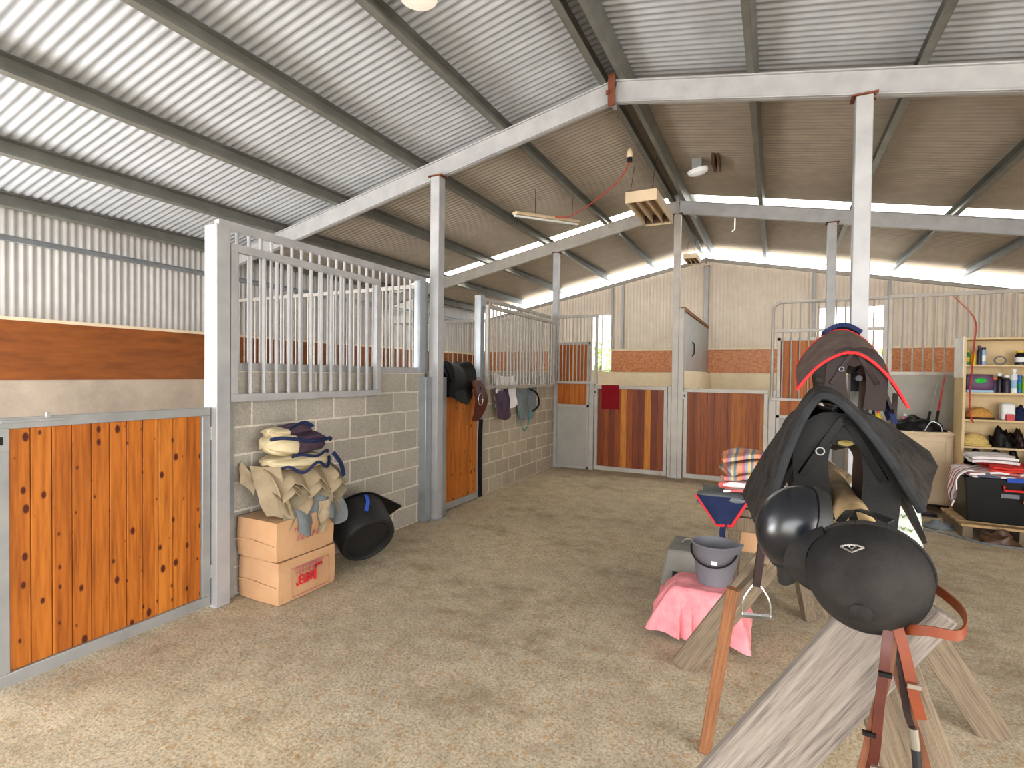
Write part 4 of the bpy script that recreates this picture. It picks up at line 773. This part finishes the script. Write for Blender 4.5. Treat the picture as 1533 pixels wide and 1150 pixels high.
mb = MB(); mb.sheet(tow, NU, NU, .009); tag(obj('towel', mb, 'pink', ang=80), 'pink towel draped over a stool under the grey bucket', 'towel')
BX, BY = -.315, 3.52
t_ = thing('bucket', (BX, BY, .31), 'grey plastic bucket with a black handle on the pink towel', 'bucket'); mb = MB()
mb.lathe([(0, .004), (.098, 0), (.103, .008), (.13, .235), (.136, .24), (.138, .25), (.131, .252), (.125, .24), (.098, .014), (0, .012)], (BX, BY, .308), n=40); 
c = V((BX, BY, .56))
for i, p in enumerate(mb.v):                     # pouring lip at the right
    d = (p-c); a = math.atan2(d.y, d.x); 
    if p.z > .53: k = max(0, math.cos(a+.1))**14; p.x += .035*k; p.z += .012*k
obj('body', mb, 'greypl', t_, ang=50)
mb = MB(); mb.tube([(BX+.137*math.cos(PI+q_), BY+.137*math.sin(PI+q_)-.012, .53-.085*math.sin(q_)) for q_ in [i*PI/20 for i in range(21)]], .006, 8); obj('handle', mb, 'p_black', t_)
mb = MB(); mb.sheet(lambda u, v: (BX+.1215*math.cos(-PI/2-.05+.28*u), BY+.1215*math.sin(-PI/2-.05+.28*u), .475-.022*v), 6, 2, .003); obj('white_sticker', mb, 'p_white', t_)
# feed sack leaning behind the saddle pads
t_ = thing('feed_sack', (.93, 5.3, 0), 'white woven feed sack with green print behind the dark pad', 'sack')
def sk(u, v):
    a = 2*PI*u; w_ = .13+.03*math.sin(v*PI); k = 1-.25*v; return (.95+w_*math.copysign(abs(math.cos(a))**.6, math.cos(a))*(1-.06*v)*1.1-.05*v, 5.28+.09*math.copysign(abs(math.sin(a))**.7, math.sin(a))*(1-.7*v)-.03*v, .74*v)
mb = MB(); mb.sheet(sk, 36, 16, .006); obj('bag', mb, 'sack', t_, ang=60)
mb = MB()
for x, z in ((.95, .50), (1.0, .49), (.95, .40), (1.0, .39), (.90, .49)):
    for d in ((-.014, .01, .0, -.015), (0, -.015, .016, .012), (-.01, -.002, .01, .004)): mb.beam((x+d[0], 5.163, z+d[1]), (x+d[2], 5.163, z+d[3]), .003, .007, (0, 1, 0))
obj('green_print', mb, 'green', t_, sm=False); mb = MB(); mb.lathe([(.014, 0), (.014, .003)], (1.0, 5.165, .24), (0, -1, 0), 14); obj('red_print', mb, 'redink', t_)

# ---------------------------------------------------------------- saddle on the left half door, cloths behind the sliding screen
t_ = saddle('saddle', 5.0, 5.5, -3.395, 1.60, .13, .36, 'black and chestnut saddle slung over the pine half door')
mb = MB(); mb.sheet(lambda u, v: (-3.17+.05*math.sin(u*PI), 5.32+.26*v*(.4+.6*math.sin(PI*(u*.8+.15)))+.02*u, 1.52-.48*u), 12, 8, .03); obj('red_flap', mb, 'redlea', t_, ang=60)
mb = MB(); mb.tube([(-3.10, 5.40+.055*math.cos(i*PI/8), 1.30+.07*math.sin(i*PI/8)) for i in range(17)], .006, 8); obj('stirrup_iron', mb, 'chrome', t_)
mb = MB(); mb.ribbon([(-3.15, 5.50, 1.05), (-3.16, 5.50, .8), (-3.16, 5.50, .5), (-3.15, 5.50, .12)], .055, .014, (.4, 1, 0)); obj('girth', mb, 'leather', t_)
mb = MB(); mb.ribbon([(-3.13, 5.45, 1.45), (-3.12, 5.44, 1.35), (-3.12, 5.43, 1.22)], .02, .008, (0, 1, 0)); obj('stirrup_leather', mb, 'leather', t_)
def hang(name, y0, y1, z0, z1, x, mat, lb, seed, sag=.05):
    t_ = tag(obj(name, drape(lambda u, v: V((x+.05*math.sin(v*9+seed)*(1-u)+.04*u, y0+(y1-y0)*v*(1-.15*u)+.05*u, z1+(z0-z1)*u-sag*math.sin(v*PI))), 12, 18, .02, .03, 8, seed), mat, ang=80), lb, 'cloth'); return t_
hang('saddle_cloth', 6.2, 6.95, 1.15, 1.62, XA+.025, 'white', 'white saddle cloth hung at the foot of the far sliding screen', 1)
hang('saddle_cloth', 6.15, 6.6, 1.02, 1.42, XA+.10, 'plum', 'dark purple cloth showing beneath the white saddle cloth', 3)
hang('saddle_cloth', 6.95, 7.6, .95, 1.42, XA+.03, 'greycan', 'grey cloth hung right of the white saddle cloth', 5)
mb = MB(); mb.tube(smooth([V((XA+.07, 6.99, 1.05)), V((XA+.09, 7.0, .88)), V((XA+.09, 7.12, .76)), V((XA+.09, 7.28, .86)), V((XA+.07, 7.32, 1.05))]), .008, 6); tag(obj('rope_loop', mb, plain('teal_rope', '#2f7d78', .7)), 'teal rope loop dangling below the grey cloth', 'rope')
mb = MB(); mb.tube(smooth([V((XA+.09, 7.30, 1.38)), V((XA+.12, 7.52, 1.30)), V((XA+.12, 7.58, 1.12)), V((XA+.08, 7.43, 1.03))]), .014, 8); tag(obj('halter_strap', mb, 'leather'), 'black strap looping beside the grey hung cloth', 'strap')
tag(obj('hanging_cloth', drape(lambda u, v: V((-2.56+.29*v, Y2-.075-.005*math.sin(v*5), 1.44-.40*u)), 10, 10, .01, .006, 8), 'maroon'), 'maroon cloth hung over the top of the far half door', 'cloth')

# ---------------------------------------------------------------- cupboard, shelves and the clutter on them
t_ = thing('cupboard', (1.42, 8.2, 0), 'cream two door cupboard against the grey wall', 'cupboard'); mb = MB(); mb.box((.88, 7.98, .08), (1.94, 8.48, .925)); obj('carcass', mb, 'creampaint', t_, bev=.004)
mb = MB(); mb.box((.86, 7.95, .925), (1.96, 8.5, .955)); obj('top', mb, 'creampaint', t_, bev=.004)
for a, b in ((.90, 1.40), (1.41, 1.92)):
    mb = MB(); mb.box((a, 7.965, .11), (b, 7.98, .90)); f = .06
    mb.box((a, 7.957, .11), (a+f, 7.965, .90)).box((b-f, 7.957, .11), (b, 7.965, .90)).box((a+f, 7.957, .84), (b-f, 7.965, .90)).box((a+f, 7.957, .11), (b-f, 7.965, .17)); d_ = obj('door', mb, 'creampaint', t_, bev=.003)
    mb = MB(); mb.lathe([(.006, 0), (.014, .015), (.0, .022)], ((b-.03 if a < 1 else a+.03), 7.957, .55), (0, -1, 0), 12); obj('knob', mb, 'galvdoor', d_)
for x in (.93, 1.89):
    mb = MB(); mb.box((x-.03, 8.0, 0), (x+.03, 8.46, .08)); obj('foot', mb, 'p_dark', t_)
SH = [(.10, 'bottom'), (.837, ''), (1.146, ''), (1.455, ''), (1.771, ''), (2.075, '')]
t_ = thing('shelf_unit', (2.4, 7.85, 0), 'tall cream open shelf unit crowded with bottles and hats', 'shelf'); mb = MB(); mb.box((1.94, 7.7, 0), (1.965, 8.02, 2.09)).box((2.90, 7.7, 0), (2.925, 8.02, 2.09)); obj('side_panel', mb, 'creamshelf', t_)
mb = MB(); mb.box((1.965, 8.005, .05), (2.90, 8.02, 2.09)); obj('back_panel', mb, 'creamshelf', t_)
for z, _ in SH: mb = MB(); mb.box((1.965, 7.7, z-.02), (2.90, 8.005, z)); obj('shelf', mb, 'creamshelf', t_)
mb = MB(); mb.box((1.932, 7.69, 1.62), (1.94, 8.02, 2.09)); obj('white_edge_panel', mb, 'whitepaint', t_)
def bottle(x, y, z, r, h, body, cap, lb, neck=.35, lab=None, grp='bottles on the shelf unit'):
    t_ = thing('bottle', (x, y, z), lb, 'bottle', grp); mb = MB(); mb.lathe([(0, 0), (r, 0), (r, h*.66), (r*.85, h*.74), (r*neck, h*.82), (r*neck, h*.86)], (x, y, z), n=16); obj('body', mb, body, t_)
    mb = MB(); mb.lathe([(r*neck*1.2, 0), (r*neck*1.2, h*.14), (0, h*.14)], (x, y, z+h*.86), n=14); obj('cap', mb, cap, t_)
    if lab: mb = MB(); mb.lathe([(r*1.02, 0), (r*1.02, h*.34)], (x, y, z+h*.2), n=16); mb.f = [f for f in mb.f if len(f) == 4]; mb.mi = mb.mi[:len(mb.f)]; obj('sticker', mb, lab, t_)
z = 1.771
bottle(2.0, 7.8, z, .022, .17, 'p_green', 'p_yellow', 'small green and yellow bottle at the left of the top shelf', .5, 'p_yellow')
bottle(2.055, 7.8, z, .022, .17, 'p_yellow', 'p_yellow', 'yellow bottle second from the left on the top shelf', .5)
bottle(2.105, 7.8, z, .023, .22, 'p_dark', 'p_purple', 'purple capped dark bottle on the top shelf', .6)
bottle(2.15, 7.83, z, .024, .20, 'p_lblue', 'p_dark', 'pale blue can beside the purple capped bottle', .7, 'p_white')
bottle(2.47, 7.82, z, .05, .16, 'p_black', 'p_yellow', 'squat dark jar with a white band at the right of the top shelf', .7, 'p_white')
mb = MB(); mb.tube([(2.29+.05*math.cos(i*PI/8), 7.8, z+.05+.045*math.sin(i*PI/8)) for i in range(17)], .008, 6); tag(obj('coil', mb, 'greycan'), 'grey coil of cord on the top shelf', 'cord')
z = 1.455
t_ = thing('toiletry_bag', (2.06, 7.82, z+.03), 'purple and black bag with a bright green patch on the second shelf', 'bag'); mb = rbox((1.985, 7.72, z+.03), (2.21, 7.92, z+.20), .05); obj('body', mb, 'p_purple', t_, ang=60); mb = MB(); mb.lathe([(.055, 0), (.05, .012), (0, .02)], (2.10, 7.722, z+.135), (0, -1, 0), 20, 1, .6); obj('green_patch', mb, plain('bright_green', '#14a833', .5), t_)
mb = MB(); mb.box((1.975, 7.72, z), (2.22, 7.92, z+.028)); tag(obj('folder', mb, 'p_lblue', bev=.004), 'flat pale blue box under the purple bag', 'box')
bottle(2.245, 7.8, z, .032, .17, 'p_dark', 'p_orange', 'dark bottle with an orange collar next to the purple bag', .7)
bottle(2.30, 7.84, z, .036, .22, 'p_black', 'p_white', 'black bottle with a white top behind the shorter jars', .5)
bottle(2.345, 7.78, z, .036, .20, 'p_dark', 'p_white', 'dark bottle with a white shoulder left of the tall white bottle', .6)
bottle(2.415, 7.80, z, .038, .27, 'p_white', 'p_white', 'tall white bottle with blue and green sticker on the second shelf', .4, 'p_lblue')
bottle(2.45, 7.76, z, .02, .2, 'p_blue', 'p_blue', 'slim blue bottle touching the tall white bottle', .8, 'p_green')
bottle(2.50, 7.79, z, .030, .19, 'p_lime', 'p_lime', 'lime green bottle on the second shelf', .5)
bottle(2.56, 7.79, z, .026, .22, 'p_pink', 'p_black', 'pink bottle with a black cap on the second shelf', .5)
bottle(2.62, 7.79, z, .034, .18, 'p_blue', 'p_lblue', 'blue bottle at the right edge of the second shelf', .5)
z = 1.146
def hat(x, y, z, r, lb, mat='straw', tilt=.0):
    t_ = thing('hat', (x, y, z), lb, 'hat'); mb = MB(); mb.lathe([(r, 0), (r*1.0, .012), (r*.9, r*.45), (r*.6, r*.9), (r*.25, r*1.08), (0, r*1.1)], (x, y, z), n=28, sx=1.05, sy=.8); obj('crown', mb, mat, t_); mb = MB(); mb.tube([(x+r*1.06*math.cos(i*PI/16), y+r*.84*math.sin(i*PI/16), z+.012) for i in range(33)], .012, 8); obj('brim', mb, 'p_brown' if mat == 'straw' else mat, t_); return t_
hat(2.13, 7.85, z, .125, 'tan domed hat on the middle shelf'); hat(2.09, 7.84, .837, .135, 'yellowish straw hat on the shelf below the tan hat', plain('yellow_straw', '#cdb06c', .8, 0, .2, 40, .3))
mb = MB(); mb.box((2.30, 7.74, z), (2.42, 7.86, z+.19)); tag(obj('tub', mb, 'p_white', bev=.02), 'white lidded tub on the middle shelf', 'tub')
mb = rbox((2.33, 7.705, z), (2.40, 7.735, z+.07), .05); tag(obj('pouch', mb, 'p_red'), 'small red pouch in front of the white tub', 'pouch')
def lump(x, y, z, rx, ry, rz, mat, lb, cat, name, seed=0):
    mb = MB(); mb.lathe([(max(1e-4, math.sin(PI*(.02+.48*(1-i/10))))*1., math.cos(PI*(.02+.48*(1-i/10)))) for i in range(11)], (0, 0, 0), n=24)
    mb.v = [V((x+p.x*rx*(1+nz(p+V((seed, 0, 0)), 2.2, .5)), y+p.y*ry*(1+nz(p, 2, .3)), z+max(0, p.z)*rz*(1+nz(p+V((0, seed, 0)), 2.6, .7)))) for p in mb.v]; return tag(obj(name, mb, mat, ang=70), lb, cat)
lump(2.49, 7.84, z, .09, .08, .14, 'navy', 'crumpled navy gloves beside the white tub', 'gloves', 'glove_heap', 2); lump(2.66, 7.84, z, .09, .08, .08, 'p_dark', 'low dark cloth heap at the right of the middle shelf', 'cloth', 'cloth_heap', 4)
z = .837
lump(2.33, 7.84, z, .11, .09, .19, 'leather', 'heap of black leather straps beside the straw hat', 'straps', 'strap_heap', 6); lump(2.47, 7.85, z, .07, .09, .18, 'brownlea', 'brown leather heap left of the pink bottle', 'straps', 'strap_heap', 7)
bottle(2.55, 7.77, z, .045, .21, 'p_pink', 'p_white', 'pink bottle standing on the fourth shelf down', .7, grp=None)
def boot(x, y, z, lb, lean=.1):
    mb = MB(); mb.tube([(x, y, z), (x, y, z+.10), (x+lean*.3, y, z+.2), (x+lean, y-.02, z+.30)], [.05, .055, .05, .03], 12); mb.tube([(x, y-.10, z+.03), (x, y, z+.045)], [.035, .045], 12); return tag(obj('boot', mb, 'leather'), lb, 'boot', 'boots on the low shelf')
mb = MB(); mb.box((1.965, 7.7, .475), (2.90, 8.0, .495)); o = obj('shelf', mb, 'creamshelf', bpy.data.objects['shelf_unit'])
for x, lb, ln in ((2.05, 'black boot at the left end of the lowest visible shelf', .07), (2.21, 'black boot second from the left on the lowest visible shelf', .09), (2.45, 'black boot right of the white folded cloth', -.02), (2.58, 'black boot leaning at the right of the low shelf', .06)): boot(x, 7.85, .495, lb, ln)
# clutter on the cupboard
bottle(1.20, 8.1, .955, .04, .24, 'p_yellow', 'p_red', 'red and yellow sauce-like squeeze bottle on the cupboard', .35, 'p_red', grp=None)
bottle(1.50, 8.2, .955, .028, .20, 'p_pink', 'p_white', 'pale pink bottle on the cupboard', .5, grp=None)
lump(1.14, 8.05, .955, .13, .09, .06, 'white', 'crumpled white and pink paper on the cupboard left', 'paper', 'paper_heap', 9); lump(1.62, 8.12, .955, .23, .13, .17, 'leather', 'heap of black tack and straps on the cupboard', 'tack', 'tack_heap', 11)
mb = MB(); mb.ribbon([(1.66, 7.99, .97), (1.72, 7.98, 1.08), (1.80, 7.98, 1.05), (1.83, 7.99, .965)], .02, .008, (0, 1, 0)); tag(obj('metal_hoop', mb, 'galv'), 'grey hoop strap over the black tack heap', 'strap')
def whip(a, b, c, grip, mat, lb):
    t_ = thing('riding_whip', a, lb, 'whip'); a, b = V(a), V(b); mb = MB(); mb.tube([a, a.lerp(b, .35)], .016, 8); obj('grip', mb, grip, t_); mb = MB(); mb.tube([a.lerp(b, .35), b], [.011, .006], 8); obj('shaft', mb, mat, t_)
whip((1.78, 8.1, .955), (1.96, 8.5, 1.66), 0, 'p_black', 'p_red', 'red shafted whip leaning on the grey wall'); whip((1.70, 8.15, .955), (1.90, 8.5, 1.62), 0, 'p_black', 'galvdoor', 'grey shafted whip leaning beside the red one')
mb = MB(); mb.tube(smooth([V((2.02, 8.50, 2.66)), V((2.03, 7.72, 2.30)), V((2.02, 7.66, 2.0)), V((2.0, 7.66, 1.6)), V((1.995, 7.66, 1.25)), V((2.03, 7.66, 1.11))]), .008, 6); tag(obj('lead_rope', mb, 'redcord'), 'red lead rope hanging down the front of the shelf unit', 'rope')
# black crate on a pallet, full of rugs
t_ = thing('pallet', (2.2, 7.1, 0), 'low timber pallet under the black crate', 'pallet')
for y in (6.82, 6.98, 7.14, 7.3, 7.46): mb = MB(); mb.box((1.72, y-.05, .12), (2.75, y+.05, .145)); obj('deck_board', mb, 'pallet', t_, bev=.002)
for x in (1.78, 2.22, 2.7): mb = MB(); mb.box((x-.04, 6.8, .0), (x+.04, 7.5, .12)); obj('bearer', mb, 'greywoodb', t_)
t_ = thing('storage_crate', (2.25, 7.15, .145), 'black plastic crate heaped with horse rugs', 'crate'); mb = MB()
a0, a1, b0, b1, z0, z1 = 1.78, 2.72, 6.9, 7.45, .147, .60; sl = .03
o1 = [(a0+sl, b0+sl, z0), (a1-sl, b0+sl, z0), (a1-sl, b1-sl, z0), (a0+sl, b1-sl, z0), (a0, b0, z1), (a1, b0, z1), (a1, b1, z1), (a0, b1, z1)]; i1 = [(a0+.05, b0+.05, z0+.02), (a1-.05, b0+.05, z0+.02), (a1-.05, b1-.05, z0+.02), (a0+.05, b1-.05, z0+.02), (a0+.02, b0+.02, z1), (a1-.02, b0+.02, z1), (a1-.02, b1-.02, z1), (a0+.02, b1-.02, z1)]
mb.add(o1+i1, [(0, 3, 2, 1), (0, 1, 5, 4), (1, 2, 6, 5), (2, 3, 7, 6), (3, 0, 4, 7), (8, 9, 10, 11), (12, 13, 9, 8), (13, 14, 10, 9), (14, 15, 11, 10), (15, 12, 8, 11), (4, 5, 13, 12), (5, 6, 14, 13), (6, 7, 15, 14), (7, 4, 12, 15)]); obj('tub', mb, 'blackpl', t_, bev=.006)
mb = MB(); mb.tube([(2.08, 6.885, .54), (2.08, 6.87, .50), (2.24, 6.87, .50), (2.24, 6.885, .54)], .012, 8); obj('red_handle', mb, 'redtrim', t_); mb = MB(); mb.box((2.06, 6.893, .42), (2.20, 6.90, .46)); obj('grey_sticker', mb, 'greypl', t_)
folds('horse_rug', 'white striped rug spilling over the left end of the black crate', 'rug', (2.15, 7.17, .60), .74, .50, 2, .016, 'check', .05, 11, .1)
folds('horse_rug', 'red rug folded on top of the crate heap', 'rug', (2.32, 7.12, .665), .60, .42, 2, .016, 'redfab', .04, 14, -.05)
folds('folded_cloth', 'white folded cloth topmost on the crate heap', 'cloth', (2.07, 7.22, .735), .36, .26, 2, .02, 'white', .012, 15, .0, .05)
mb = MB(); mb.ribbon([(2.1, 6.88, .60), (2.3, 6.87, .61), (2.45, 6.87, .60), (2.6, 6.88, .62)], .04, .01, (0, 0, 1)); tag(obj('blue_strap', mb, 'bluefab'), 'blue strap along the front rim of the black crate', 'strap')
tag(obj('horse_rug', drape(lambda u, v: bez([(1.85, 6.92+.3*v, .66), (1.74, 6.90+.3*v, .68), (1.66, 6.88+.26*v, .50), (1.69+.03*v, 6.92+.22*v, .28+.05*v)], u), 16, 12, .012, .035, 7, 5), 'check', ang=80), 'pale rug corner hanging down the left side of the crate', 'rug')
mb = MB(); mb.beam((2.22, 6.86, .40), (2.70, 6.84, .34), .012, .03, (0, 1, 0)); tag(obj('orange_handle_rod', mb, 'p_orange', bev=.003), 'orange rod leaning across the front of the black crate', 'rod')
mb = MB(); mb.tube([(2.52+.12*math.cos(i*PI/16), 6.84, .46+.085*math.sin(i*PI/16)) for i in range(33)], .008, 8)
for k in range(-3, 4): mb.tube([(2.52+k*.03-.03, 6.84, .46-.07), (2.52+k*.03+.03, 6.84, .46+.07)], .002, 5)
tag(obj('net_racket', mb, 'p_lime'), 'green rimmed net leaning on the black crate', 'net')
# odds and ends on the floor by the pallet
mb = MB(); mb.box((1.02, 7.62, .0), (1.72, 7.74, .035)); tag(obj('floor_board', mb, 'p_dark'), 'dark board lying along the foot of the cupboard', 'board')
mb = MB(); mb.tube(smooth([V((1.15, 7.2, .012)), V((1.35, 6.95, .012)), V((1.6, 6.85, .012)), V((1.85, 6.6, .012)), V((2.2, 6.55, .012)), V((2.6, 6.4, .012))]), .01, 6); tag(obj('ground_cable', mb, 'greycan'), 'grey cable lying on the floor before the pallet', 'cable')
lump(1.62, 7.1, .0, .13, .1, .07, 'greycan', 'flat grey rag on the floor left of the pallet', 'rag', 'rag', 21); lump(1.98, 6.68, .0, .14, .09, .12, 'p_brown', 'brown clump of tangled straps under the crate edge', 'straps', 'strap_heap', 22)
